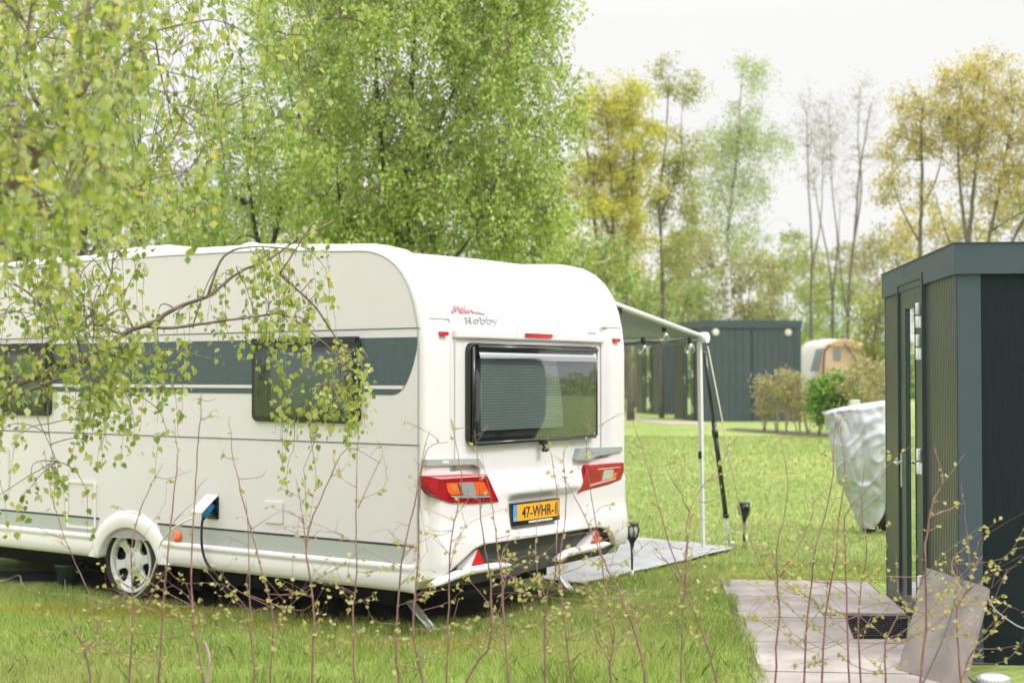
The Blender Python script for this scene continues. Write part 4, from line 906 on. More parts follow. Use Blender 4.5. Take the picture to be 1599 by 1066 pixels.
# distant bungalow roof
hp0 = at(1345, 560, 75); hp0[2] = 0.6; HS = empty('bungalow', tuple(hp0), 'low house with a grey roof half hidden by trees behind the tent', 'house')
MB().box((-1.9, 0, 0), (5.5, 5, 2.9)).build('wall', M['tentw'], HS)
MB().prism([(-2.3, -0.5, 2.9), (-2.3, 5.5, 2.9), (-2.3, 2.5, 4.3)], (0, 0, 0), (8.2, 0, 0)).build('roof', mat('grey_roof_tiles', (0.20, 0.215, 0.225), 0.8, var=0.1), HS, fix=True)
for x in (-0.9, 1.2, 3.2): MB().box((x, -0.03, 1.0), (x + 1.1, 0.0, 2.2)).build('window', M['tentg'], HS)

# ================================================================== TREES
def lim(pts, r0, r1):      # pts (px, py, depth)
    return ([at(*p) for p in pts], r0, r1)
def tree(name, loc, label, cat, group=None):
    loc = (loc[0], loc[1], gz(loc[0], loc[1])); return empty(name, loc, label, cat, group=group)
# ---- big weeping birch behind the caravan and its left neighbour
def P3(px, d, z): p = at(px, 500, d); p[2] = z; return p
def birch(px, d, lob, n, label, seed, fork, per=26, hang=0.9, H=9.5):
    b = P3(px, d, 0); R = tree('weeping_birch', b, label, 'birch tree', 'weeping birches behind the caravan')
    r = np.random.default_rng(seed); g = gz(b[0], b[1])
    limbs = [([P3(px, d, g), P3(px + 3, d, 1.6), P3(px + 8, d, 3.0), P3(px + fork[0][0], d, fork[0][1])], 0.15, 0.07)]
    for f in fork[1:]: limbs.append(([P3(px + x, d + dy, z) for x, dy, z in f[0]], f[1] * .55, f[2] * .7))
    A = lobes(lob, n, seed, shell=0.25, clump=1.0)
    o = grow(R, limbs, A, M['lf_birch'], M['barkdark'], tw_mat=M['limb'], twig=dict(L=(0.25, 0.8), hang=0.72, k=1, spread=0.45, jit=0.06, down=0.9, tubes=False), lsize=0.062, per=per, shape='quad', batches=(40, 170), seed=seed, thin=0.008, sides=3)
    return R
D1 = 19.0
def ctr(px, py, d): return at(px, py, d)
birch(622, D1, [(ctr(640, 60, D1), (1.9, 1.6, 1.5)), (ctr(790, 150, D1), (0.95, 1.2, 1.6)), (ctr(560, 200, D1), (1.3, 1.4, 1.2)), (ctr(720, 290, D1), (1.5, 1.4, 1.0)), (ctr(810, 320, D1), (0.85, 1.1, 0.8)),
      (ctr(600, 330, D1), (1.4, 1.2, 0.6)), (ctr(640, -120, D1), (1.9, 1.8, 1.2)), (ctr(800, -30, D1 + .5), (0.8, 1.2, 0.8))], 3100,
      'broad weeping birch with fresh green crown rising directly behind the caravan rear', 11,
      [(6, 3.3), ([(5, 0, 2.9), (20, 0, 4.0), (60, .2, 5.0), (105, .3, 6.0), (125, .3, 7.2)], 0.10, 0.02), ([(5, 0, 3.1), (-25, -.3, 4.6), (-35, -.4, 5.8), (-20, -.3, 7.6)], 0.09, 0.02),
       ([(5, 0, 2.4), (60, -.3, 3.0), (120, -.5, 3.6), (170, -.5, 4.6)], 0.06, 0.015), ([(3, 0, 2.2), (-60, -.3, 3.2), (-95, -.4, 4.2), (-90, -.4, 5.4)], 0.06, 0.015), ([(8, 0, 4.0), (20, .3, 5.6), (30, .4, 7.8), (40, .4, 8.6)], 0.09, 0.02),
       ([(60, .2, 5.0), (130, -.2, 5.3), (190, -.3, 5.6)], 0.035, 0.01)], per=30)
birch(418, 21.0, [(ctr(430, 150, 21), (1.2, 1.4, 1.7)), (ctr(400, 300, 21), (1.3, 1.2, 0.9)), (ctr(470, 20, 21), (0.9, 1.2, 1.0)), (ctr(300, 330, 21.5), (0.9, 1.0, 0.6))], 900,
      'second weeping birch with thinner crown, left of the broad one behind the caravan', 12,
      [(2, 3.6), ([(0, 0, 3.0), (-30, .2, 4.5), (-45, .3, 6.5)], 0.08, 0.02), ([(2, 0, 3.4), (40, -.3, 5.0), (70, -.3, 7.4)], 0.08, 0.02)], per=26)
# ---- the birch at the left whose branches hang over the caravan
FBb = np.array([-3.6, 7.2, 0]); FB = tree('silver_birch', FBb, 'birch at the left edge whose leafy branches hang in front of the caravan side', 'birch tree')
limbs = [([FBb, FBb + (0.05, 0, 1.2), FBb + (0.15, 0.05, 2.4), FBb + (0.5, 0.1, 4.2), FBb + (0.7, 0.1, 5.5)], 0.13, 0.04)]
l1 = [(0, 627, 7.2), (28, 598, 7.2), (98, 575, 7.3), (158, 547, 7.3), (197, 519, 7.4), (234, 505, 7.4), (281, 478, 7.5), (324, 463, 7.5), (372, 426, 7.6), (420, 404, 7.7), (470, 372, 7.8), (520, 345, 7.9)]
limbs.append(([FBb + (0.1, 0, 1.3)] + [at(*p) for p in [(-120, 690, 7.1)] + l1], 0.026, 0.004))
limbs += [lim(p, a, b) for p, a, b in [
 ([(225, 509, 7.4), (267, 512, 7.4), (332, 503, 7.4), (400, 494, 7.5), (445, 492, 7.6), (500, 530, 7.6), (545, 575, 7.6)], 0.010, 0.003),
 ([(324, 463, 7.5), (350, 400, 7.5), (400, 385, 7.5), (460, 390, 7.6)], 0.008, 0.003),
 ([(437, 427, 7.7), (475, 462, 7.7), (494, 481, 7.7), (514, 511, 7.7), (540, 545, 7.7), (565, 548, 7.7), (575, 560, 7.7)], 0.008, 0.003),
 ([(0, 627, 7.2), (60, 605, 7.0), (108, 588, 6.9), (150, 600, 6.9)], 0.014, 0.004), ([(98, 575, 7.3), (70, 540, 7.2), (110, 520, 7.1), (150, 480, 7.2), (175, 430, 7.2)], 0.012, 0.004),
 ([(302, 505, 7.4), (325, 440, 7.4), (345, 410, 7.4)], 0.004, 0.002), ([(158, 547, 7.3), (200, 560, 7.2), (260, 545, 7.3), (330, 560, 7.4)], 0.007, 0.003),
 ([(437, 427, 7.6), (455, 400, 7.6), (490, 345, 7.6)], 0.006, 0.003), ([(445, 492, 7.6), (420, 520, 7.6), (440, 580, 7.6), (455, 640, 7.6)], 0.005, 0.002)]]
up = [([(-300, 560, 6.2), (-120, 470, 6.2), (-20, 330, 6.1), (30, 272, 6.0), (90, 210, 5.9), (100, 165, 5.9), (133, 133, 5.9), (152, 80, 5.9), (175, 30, 5.9), (200, -60, 5.9)], 0.045, 0.010),
      ([(133, 133, 5.9), (180, 97, 5.9), (240, 50, 6.0), (330, 30, 6.2)], 0.010, 0.004), ([(-200, 400, 6.0), (-60, 180, 6.0), (0, 105, 6.0), (60, 90, 6.0), (130, 80, 5.9)], 0.02, 0.005),
      ([(77, 193, 5.9), (40, 120, 5.8), (45, 40, 5.8), (60, -60, 5.8)], 0.012, 0.005), ([(-150, 420, 5.6), (0, 380, 5.5), (60, 340, 5.5), (110, 300, 5.5)], 0.016, 0.004),
      ([(175, 30, 5.9), (260, -30, 6.1), (400, -60, 6.4), (490, -10, 6.6)], 0.012, 0.004), ([(240, 50, 6.0), (265, 160, 6.2), (330, 220, 6.5), (370, 250, 6.6)], 0.005, 0.002)]
limbs += [lim(p, a, b) for p, a, b in up]
def region(x0, x1, y0, y1, n, d0, d1, seed):
    r = np.random.default_rng(seed); return np.array([at(r.uniform(x0, x1), r.uniform(y0, y1), r.uniform(d0, d1)) for _ in range(n)])
def along(pts, n, seed, dx=14, dy=10):
    r = np.random.default_rng(seed); P = np.array(pts, float); out = []
    for _ in range(n):
        u = r.uniform(0, len(P) - 1.001); i = int(u); q = P[i] * (1 - u + i) + P[i + 1] * (u - i)
        out.append(at(q[0] + r.normal(0, dx), q[1] + r.normal(0, dy), q[2] + r.normal(0, 0.12)))
    return np.array(out)
A = np.vstack([region(-60, 230, -80, 130, 170, 4.5, 7.0, 1), region(-60, 210, 130, 350, 190, 4.4, 7.0, 2), region(180, 360, -80, 90, 45, 5.8, 7.4, 3), region(150, 340, 90, 330, 80, 5.6, 7.4, 4), region(430, 560, 590, 665, 15, 7.4, 7.8, 16), region(150, 270, 590, 690, 10, 7.0, 7.5, 17), region(-20, 150, 640, 780, 12, 6.8, 7.3, 18), region(455, 500, 690, 735, 3, 7.4, 7.7, 19),
               region(360, 500, -60, 180, 22, 6.2, 7.6, 5), region(-60, 120, 330, 600, 80, 6.0, 7.3, 6), region(110, 240, 380, 600, 60, 6.6, 7.5, 7), region(-40, 60, 560, 690, 14, 6.6, 7.3, 8),
               along(l1[3:], 26, 9), along([(330, 500, 7.4), (400, 494, 7.5), (445, 492, 7.6), (500, 530, 7.6), (545, 575, 7.6)], 20, 10), along([(437, 427, 7.7), (494, 481, 7.7), (540, 545, 7.7), (575, 600, 7.7)], 18, 11),
               region(380, 520, 370, 470, 12, 7.4, 7.8, 12), region(160, 300, 520, 590, 16, 7.0, 7.5, 13), region(60, 180, 580, 640, 10, 7.0, 7.4, 14), region(395, 580, 540, 610, 13, 7.4, 7.8, 15)])
grow(FB, limbs, A, M['lf_front'], M['limb'], dict(L=(0.12, 0.36), hang=0.85, k=1, spread=0.45, jit=0.018, down=0.8, tubes=True), 0.039, 13, 'kite', (30, 120), seed=21, thin=0.0042, sides=5, rscale=0.5)

# ---- background trees
def crown_tree(name, px, d, label, cat, group, leafm, bark, stems, lob, n, per, ls, seed, twig=None, r0=0.12, shape='quad', shell=0.2, thin=0.014, tubes=True, bat=(30, 120), clump=1.35):
    b = P3(px, d, 0); R = tree(name, b, label, cat, group); g = gz(b[0], b[1]); limbs = []
    for s in stems:       # s: list of (px, py) from the ground up, at depth d (optionally dd third)
        pts = [at(q[0], q[1], d + (q[2] if len(q) > 2 else 0)) for q in s[0]]
        if s[0][0] is stems[0][0][0]: pts[0][2] = g - 0.05
        limbs.append((pts, s[1] * 0.66, s[2] * 0.6))
    A = lobes([(at(x, y, d + dd), (rx, ry, rz)) for x, y, dd, rx, ry, rz in lob], n, seed, shell, clump=clump)
    grow(R, limbs, A, leafm, bark, twig or dict(L=(0.25, 0.6), hang=-0.05, k=1, spread=0.9, jit=0.09, down=0.1), ls, per, shape, bat, seed=seed, thin=thin, sides=3)
    return R
GB = 'trees beyond the far sheds'
# yellow oak (35 m: 64.5 px per metre)
crown_tree('yellow_oak', 950, 37, 'yellow leaved oak with two dark stems right of the big birch', 'tree', GB, M['lf_oak'], M['bark'],
    [([(985, 560), (975, 440), (955, 370), (935, 320), (915, 230), (905, 160)], 0.16, 0.03), ([(975, 440), (985, 330), (990, 240), (985, 160)], 0.10, 0.02), ([(958, 380), (955, 300), (950, 220), (945, 150)], 0.07, 0.02), ([(930, 560), (932, 400), (925, 300), (930, 240)], 0.10, 0.03)],
    [(915, 290, 0, .6, .7, .6), (960, 290, 0, .8, .8, .5), (1005, 300, 0, .6, .7, .6), (950, 430, 0, .9, .8, .5), (930, 170, 0, .75, .9, .75), (985, 165, 0, .85, .9, .65), (950, 250, 0, 1.0, .9, .6), (1010, 230, .3, .6, .7, .8), (935, 330, 0, .9, .9, .55), (985, 360, 0, .8, .8, .55), (905, 400, -.3, .7, .7, .7)], 860, 34, 0.074, 31)
crown_tree('slim_oak', 1032, 39, 'slim yellow green tree with one straight trunk right of the yellow oak', 'tree', GB, M['lf_bushy'], M['bark'],
    [([(1033, 560), (1034, 420), (1030, 320), (1040, 210), (1045, 120)], 0.11, 0.02), ([(1031, 340), (1060, 260), (1065, 170)], 0.05, 0.012)],
    [(1045, 130, 0, .8, .8, .6), (1050, 220, 0, .8, .8, .8), (1030, 300, 0, .65, .7, .7), (1055, 330, 0, .7, .7, .7), (1035, 400, 0, .8, .8, .7), (1070, 270, 0, .6, .6, .7)], 420, 22, 0.075, 32)
crown_tree('tall_birch', 1137, 44, 'tall slender birch with white trunk and thin pale crown', 'birch tree', GB, M['lf_pale'], M['birchbark'],
    [([(1137, 560), (1137, 470), (1135, 400), (1140, 330), (1150, 250), (1155, 170), (1160, 105)], 0.16, 0.03), ([(1140, 340), (1115, 260), (1100, 215)], 0.05, 0.012), ([(1143, 330), (1175, 270), (1205, 220)], 0.05, 0.012)],
    [(1165, 115, 0, .85, .8, .5), (1155, 175, 0, .7, .7, .6), (1115, 215, 0, 1.0, .8, .55), (1175, 215, 0, 1.0, .9, .6), (1215, 215, 0, .6, .6, .6), (1140, 290, 0, 1.0, .9, .6), (1185, 285, 0, .7, .7, .5), (1105, 300, 0, .7, .8, .7), (1150, 350, 0, .8, .8, .5), (1145, 235, 0, .8, .8, .8)], 620, 22, 0.072, 33,
    twig=dict(L=(0.4, 1.0), hang=0.85, k=1, spread=0.5, jit=0.12, down=0.6))
def bare(px, d, stems, lob, label, seed, n=150, m='bark'):
    return crown_tree('bare_tree', px, d, label, 'tree', 'nearly leafless trees beyond the far sheds', M['lf_olive'], M[m], stems, lob, n, 2, 0.06, seed, r0=0.08, clump=0.0, thin=0.005, twig=dict(L=(0.5, 1.1), hang=-0.35, k=2, spread=0.45, jit=0.1, down=0.0, tubes=True))
bare(1268, 45, [([(1270, 560), (1266, 480), (1268, 390), (1262, 280), (1260, 180)], .09, .02), ([(1266, 430), (1282, 340), (1285, 240)], .05, .015)], [(1262, 190, 0, .5, .5, 1.1), (1285, 240, 0, .5, .5, 1.0)], 'thin bare tree, leftmost of the leafless ones behind the tent', 41)
bare(1300, 46, [([(1296, 560), (1300, 480), (1292, 400), (1280, 340), (1272, 290)], .07, .02), ([(1299, 470), (1308, 380), (1300, 300), (1296, 200)], .06, .015)], [(1298, 200, 0, .6, .6, 1.2), (1276, 270, 0, .5, .5, .8)], 'forked bare tree between the leftmost leafless tree and the twin stemmed one', 42)
bare(1325, 45.5, [([(1322, 560), (1326, 460), (1335, 360), (1342, 270), (1352, 210), (1360, 160)], .09, .02), ([(1330, 400), (1345, 300), (1340, 220), (1343, 140)], .06, .015), ([(1324, 500), (1310, 400), (1312, 320)], .05, .015)], [(1350, 170, 0, .6, .6, 1.0), (1345, 240, 0, .8, .6, .8), (1318, 300, 0, .5, .5, .8)], 'bare twin stemmed tree, rightmost of the leafless ones behind the tent', 43)
# right hand ochre oaks
OG = 'ochre oaks above the near shed'
crown_tree('ochre_oak', 1440, 36, 'slender single trunk ochre oak left of the wide oak above the near shed', 'tree', OG, M['lf_orange'], M['bark'],
    [([(1440, 600), (1438, 480), (1437, 380), (1440, 280), (1438, 200), (1445, 150)], .12, .03), ([(1437, 380), (1410, 330), (1395, 290)], .05, .012), ([(1438, 330), (1465, 270), (1475, 200)], .05, .012)],
    [(1440, 165, 0, .75, .7, .6), (1420, 230, 0, .6, .7, .7), (1470, 220, 0, .5, .6, .8), (1410, 300, 0, .7, .7, .5)], 340, 18, 0.07, 51)
crown_tree('ochre_oak', 1545, 35, 'wide many stemmed oak with ochre spring leaves above the near shed', 'tree', OG, M['lf_orange'], M['bark'],
    [([(1535, 620), (1515, 480), (1512, 400), (1520, 300), (1530, 210), (1540, 120)], .16, .03), ([(1513, 400), (1500, 300), (1495, 200), (1500, 140)], .09, .02), ([(1520, 480), (1545, 370), (1565, 270), (1585, 160)], .11, .02), ([(1530, 500), (1580, 380), (1625, 290), (1650, 200)], .10, .02), ([(1516, 430), (1480, 370), (1460, 300)], .06, .015), ([(1548, 360), (1600, 330), (1640, 320)], .05, .015)],
    [(1530, 130, 0, 1.0, 1.0, .75), (1575, 180, 0, 1.0, 1.0, 1.1), (1500, 200, 0, .75, .9, 1.0), (1620, 200, 0, 1.0, 1.0, 1.2), (1540, 260, 0, 1.1, 1.0, .8), (1590, 300, 0, 1.1, 1.0, .8)], 1000, 20, 0.07, 52)
# ---- bushes and low trees of the far edge
def bush(name, px, pyc, d, rx, rz, leafm, label, cat, seed, n=90, per=24, ls=0.10, group=None, sh=0.2, hang=0.1):
    c = at(px, pyc, d); b = P3(px, d, 0); R = tree(name, b, label, cat, group); g = gz(b[0], b[1]); r = np.random.default_rng(seed)
    limbs = []
    for k in range(4):
        e = c + np.array([r.uniform(-.6, .6) * rx, r.uniform(-.5, .5) * rx * 0.6, r.uniform(-.2, .7) * rz]); s = np.array([b[0] + r.uniform(-.3, .3), b[1], g - 0.03])
        limbs.append(([s, s * 0.5 + e * 0.5 + r.normal(0, .1, 3), e], 0.05, 0.012))
    lob = [(c, (rx * .8, rx * .6, rz * .8))]
    for k in range(7):
        a = r.uniform(0, 2 * PI); lob.append((c + np.array([math.cos(a) * rx * .65, r.uniform(-.3, .3) * rx, math.sin(a) * rz * .6]), (rx * .4, rx * .4, rz * .4)))
    grow(R, limbs, lobes(lob, n, seed, sh), leafm, M['bark'], dict(L=(0.3, 0.8), hang=hang, k=1, spread=0.8, jit=0.12, down=0.2), ls, per, 'quad', (20, 80), seed=seed, thin=0.012, sides=3)
BG = 'bushes along the far edge of the site'
bs = [('bush', 900, 430, 33, 1.3, 1.3, 'lf_bush', 'green bush between the big birch and the yellow oak'), ('bush', 965, 450, 48, 1.7, 1.7, 'lf_bushy', 'yellow green bush under the yellow oak'),
      ('bush', 1040, 465, 47, 1.7, 1.3, 'lf_bush', 'mid green bush behind the rearmost shed'), ('bush', 1105, 440, 50, 1.6, 1.7, 'lf_olive', 'olive bush left of the white birch trunk'),
      ('bush', 1180, 455, 49, 1.6, 1.5, 'lf_olive', 'olive brown bush right of the white birch trunk'), ('bush', 1090, 400, 60, 1.6, 1.8, 'lf_bushy', 'taller yellow green bush behind the slim oak'),
      ('bush', 1240, 440, 58, 1.9, 1.8, 'lf_bushy', 'pale green bush behind the leftmost bare tree'), ('bush', 1290, 480, 54, 1.6, 1.4, 'lf_bush', 'green bush directly behind the tent'),
      ('bush', 1345, 430, 66, 2.3, 1.8, 'lf_olive', 'ochre green bush between the bare trees and the near shed'), ('bush', 1400, 425, 50, 1.9, 1.7, 'lf_olive', 'wide olive bush just left of the near shed roof'),
      ('bush', 1465, 385, 46, 1.9, 1.5, 'lf_orange', 'ochre bush rising over the near shed roof'), ('bush', 1560, 370, 44, 2.1, 1.4, 'lf_olive', 'rounded olive bush above the right end of the near shed roof'),
      ('bush', 1383, 520, 40, .9, 1.6, 'lf_bushy', 'tall yellow green bush against the left edge of the near shed'), ('bush', 1210, 400, 70, 2.4, 1.6, 'lf_bush', 'distant green bush right of the tall birch'),
      ('bush', 1150, 500, 52, 1.8, 1.0, 'lf_bush', 'low green bush right behind the shed with round vents'), ('bush', 1000, 500, 52, 1.6, 1.1, 'lf_bush', 'low green bush behind the awning')]
for i, (nm, px, py, d, rx, rz, lm, lb) in enumerate(bs): bush(nm, px, py, d, rx, rz, M[lm], lb, 'bush', 100 + i, n=110, per=26, ls=0.115 if d < 55 else 0.14, group=BG)
# left background: conifers and trees behind the caravan roof
for i, (px, d, top, w_, lm, lb) in enumerate([(290, 27, 245, 1.0, 'lf_dark', 'grey green conifer showing between the birches above the caravan roof'), (345, 29, 265, 0.9, 'lf_dark', 'second conifer, right of and behind the grey green one'),
        (120, 26, 10, 2.0, 'lf_bush', 'leafy tree behind the front half of the caravan'), (20, 27, -70, 2.2, 'lf_orange', 'ochre leaved tree at the left edge beyond the caravan'), (215, 30, 150, 1.6, 'lf_bush', 'green tree behind the caravan roof dome'), (480, 32, 200, 1.8, 'lf_bush', 'green tree behind and between the two weeping birches'), (760, 30, 240, 2.0, 'lf_bush', 'green tree behind the right half of the broad birch')]):
    t_ = at(px, top, d)[2]; c = at(px, 500, d); con = lm == 'lf_dark'
    lob = [(np.array([c[0], c[1], z]), (w_ * f, w_ * f, (t_ - 0.8) / 7)) for z, f in zip(np.linspace(1.0, t_ - 0.5, 6), (1, 1, .85, .7, .5, .25) if con else (.7, .9, 1, 1, .9, .6))]
    R = tree('conifer' if con else 'leafy_tree', c, lb, 'tree', 'trees behind the caravan')
    g = gz(c[0], c[1]); grow(R, [([np.array([c[0], c[1], g - .05]), np.array([c[0] + .1, c[1], t_ * .5]), np.array([c[0], c[1], t_ - .2])], .13, .02)], lobes(lob, 260, 60 + i, .2), M[lm], M['barkdark'], dict(L=(.3, .8), hang=.1 if con else .3, k=1, spread=.8, jit=.1, down=.3), 0.09, 30, 'slim' if con else 'quad', (30, 90), seed=60 + i, thin=.013, sides=3)
# far wood as one mass, all round the site
r = np.random.default_rng(5); n = 52000
ang = np.concatenate([r.uniform(-0.5, 0.5, 30000), r.uniform(0.5, 2.2, 14000), r.uniform(-1.6, -0.5, 8000)]); rad = r.uniform(72, 92, n)
hgt = 4.2 + 1.6 * np.sin(ang * 23) + 1.2 * np.sin(ang * 61 + 1) + 2.5 * np.clip(-ang * 3, 0, 1)
z = 0.4 + r.uniform(0, 1, n) ** 0.9 * hgt
P = np.stack([np.sin(ang) * rad, np.cos(ang) * rad, z], 1)
fast_mesh('far_wood', leaf_verts(P, np.tile([[0, 0, .2]], (n, 1)), 0.62, 'quad', 1.0), 4, M['lf_bush'], label='hazy band of distant woodland closing the view behind everything', cat='woodland', kind='stuff')

# ---- young hedge plants near the far sheds
def hedge_plants(px, d, h, leafm, label, seed, name='hedge_plant', n=42, per=14, w_=0.22, ls=0.06, grp='young hedge plants in front of the far shed'):
    b = P3(px, d, 0); R = tree(name, b, label, 'shrub', grp); g = gz(b[0], b[1]); b[2] = g; r = np.random.default_rng(seed); limbs = []
    for k in range(3): limbs.append(([b + (r.uniform(-.05, .05), 0, 0), b + (r.uniform(-.12, .12), r.uniform(-.1, .1), h * .5), b + (r.uniform(-.2, .2), r.uniform(-.1, .1), h)], .016, .006))
    grow(R, limbs, lobes([(b + (0, 0, h * .62), (w_, w_ * .8, h * .40))], n, seed, .2), leafm, M['stempale'], dict(L=(.1, .3), hang=.1, k=1, spread=.8, jit=.05, down=.2), ls, per, 'quad', (8, 20), seed=seed, thin=.006, sides=3)
for i, (px, d, h, lb) in enumerate([(1193, 29.5, 1.15, 'reddish young hedge plant, leftmost in front of the shed with round vents'), (1211, 29.3, 1.25, 'reddish young hedge plant, second from the left before the far shed'), (1228, 29, 1.3, 'young hedge plant with pale stem, third from the left before the far shed'), (1246, 28.8, 1.2, 'young hedge plant covering the right corner of the far shed'), (1262, 28.6, .95, 'small sparse hedge plant between the far shed and the green bush')]):
    hedge_plants(px, d, h, M['lf_red'], lb, 200 + i)
hedge_plants(1300, 27.2, 1.15, M['lf_laurel'], 'dense bright green rounded shrub left of the silver cover', 210, 'laurel_bush', 190, 26, .47, .07, None)
hedge_plants(1275, 27.6, .7, M['lf_laurel'], 'thin low green shrub just left of the dense bright green one', 213, 'laurel_bush', 14, 12, .2, .06, None)
hedge_plants(1365, 26.5, 1.5, M['lf_olive'], 'loose olive hedge shrub between the silver cover and the near shed', 211, 'hedge_shrub', 120, 16, .6, .07, None)
hedge_plants(1345, 30, .95, M['lf_bushy'], 'loose pale hedge shrub in front of the tent', 212, 'hedge_shrub', 90, 14, .55, .07, None)

# ================================================================== THE YOUNG HEDGE IN THE FOREGROUND
sap = [
 (7.0, [[(142, 1066), (133, 1017), (110, 965), (101, 904)], [(133, 1015), (150, 993), (148, 947), (117, 876), (90, 806), (74, 740), (70, 700)]], 'crooked forked sapling in front of the bucket by the caravan wheel'),
 (7.1, [[(201, 1066), (207, 962), (207, 845), (230, 767), (254, 724)]], 'sapling crossing the centre of the caravan wheel'),
 (6.9, [[(248, 1066), (256, 923), (269, 798), (277, 720), (273, 665)]], 'slim sapling along the right edge of the caravan wheel'),
 (6.8, [[(318, 1066), (300, 947), (302, 806), (308, 708), (314, 640), (314, 612)]], 'tall straight sapling just left of the open power inlet'),
 (7.0, [[(398, 1066), (391, 957), (388, 854), (384, 780)]], 'short sapling between the power inlet cable and the vent cover'),
 (6.9, [[(422, 1066), (427, 968), (408, 885), (377, 769), (362, 700), (358, 650)]], 'curved sapling leaning left beside the power inlet cable'),
 (7.2, [[(487, 1066), (489, 933), (478, 848), (508, 762), (542, 700), (590, 720)], [(478, 848), (470, 790), (462, 745)]], 'sapling bending right in front of the vent cover'),
 (6.8, [[(554, 1066), (551, 961), (557, 892), (556, 803), (557, 720), (562, 655)], [(559, 793), (585, 735), (604, 696)]], 'Y shaped sapling right of the vent cover'),
 (7.1, [[(622, 1066), (619, 1000), (627, 883), (652, 762), (669, 700), (700, 690)]], 'sapling rising to the left tail light from its lower left'),
 (7.0, [[(660, 1066), (645, 981), (653, 880), (655, 780), (660, 710), (672, 672)]], 'upright sapling at the rear corner of the caravan'),
 (6.9, [[(698, 1066), (700, 973), (703, 866), (713, 800), (722, 760), (712, 690), (704, 652)]], 'sapling in front of the left tail light'),
 (7.1, [[(729, 1066), (748, 1030), (765, 1000), (767, 918), (755, 842), (750, 780), (745, 716), (741, 672)]], 'sapling with a bent foot in front of the left reflector'),
 (6.8, [[(794, 1066), (786, 952), (784, 907), (775, 842), (767, 780), (752, 710)]], 'sapling between the left reflector and the number plate'),
 (7.0, [[(851, 1066), (853, 935), (868, 897), (870, 780), (862, 720), (856, 680)], [(853, 935), (841, 900), (836, 849), (842, 790), (846, 750)]], 'forked sapling in front of the number plate'),
 (6.9, [[(892, 1066), (877, 935), (875, 866), (885, 790), (880, 720), (886, 690)]], 'upright sapling right of the number plate'),
 (7.1, [[(954, 1066), (953, 1035), (959, 986), (947, 928), (939, 866), (925, 780), (915, 715), (920, 660)], [(953, 1035), (930, 990), (923, 935), (900, 900)]], 'sapling with a low fork in front of the right tail light'),
 (6.8, [[(1008, 1066), (998, 1010), (982, 959), (960, 910), (939, 866), (905, 790), (880, 745), (862, 725)]], 'long sapling leaning left across the right half of the caravan rear'),
 (7.0, [[(1064, 1066), (1066, 952), (1071, 866), (1078, 800)]], 'thin upright sapling left of the awning leg'),
 (6.8, [[(1119, 1066), (1098, 990), (1071, 924), (1040, 830), (1025, 780), (1003, 700), (987, 654)], [(1071, 925), (1072, 850), (1075, 802), (1096, 760), (1120, 733), (1135, 706), (1134, 692)], [(1077, 799), (1060, 765), (1045, 742), (1036, 721)], [(1060, 905), (1035, 870), (1017, 850)]], 'large forked sapling in front of the groundsheet'),
 (7.0, [[(1210, 1066), (1216, 960), (1213, 904), (1213, 850), (1225, 803), (1230, 752), (1220, 681)], [(1218, 900), (1248, 850), (1269, 803), (1269, 769)], [(1204, 904), (1181, 867), (1168, 835)]], 'budding three branched sapling at the left end of the paving'),
 (7.1, [[(1255, 1066), (1262, 960), (1274, 857), (1299, 759), (1302, 684), (1312, 622)]], 'tall curved sapling left of the silver cover'),
 (6.9, [[(1283, 1066), (1289, 960), (1306, 867), (1312, 789), (1319, 735), (1310, 650)]], 'upright sapling overlapping the left edge of the silver cover'),
 (7.0, [[(1325, 1066), (1323, 960), (1319, 836), (1323, 799), (1350, 769), (1387, 725), (1420, 697)]], 'sapling reaching right towards the handle of the near shed door'),
 (7.2, [[(1345, 1066), (1340, 960), (1353, 857), (1345, 790), (1352, 700)]], 'slim sapling in front of the silver cover'),
 (6.8, [[(1383, 1066), (1383, 1003), (1400, 965), (1428, 934), (1444, 888)]], 'small sapling arching right before the left edge of the stone slab'),
 (6.7, [[(1438, 1066), (1446, 957), (1446, 850), (1459, 782), (1480, 745), (1506, 709)], [(1455, 786), (1472, 748), (1459, 698)], [(1450, 810), (1480, 795), (1507, 785)]], 'branched sapling in front of the stone slab'),
 (6.9, [[(1501, 1066), (1493, 965), (1508, 925), (1516, 904), (1507, 805), (1501, 755)], [(1516, 904), (1525, 880), (1533, 869)], [(1505, 915), (1485, 880), (1512, 850)]], 'sapling right of the stone slab centre with a kinked top'),
 (6.7, [[(1500, 1080), (1515, 1022), (1545, 990), (1573, 961)]], 'low sapling slanting right across the dark shed front'),
]
dr = np.random.default_rng(77)
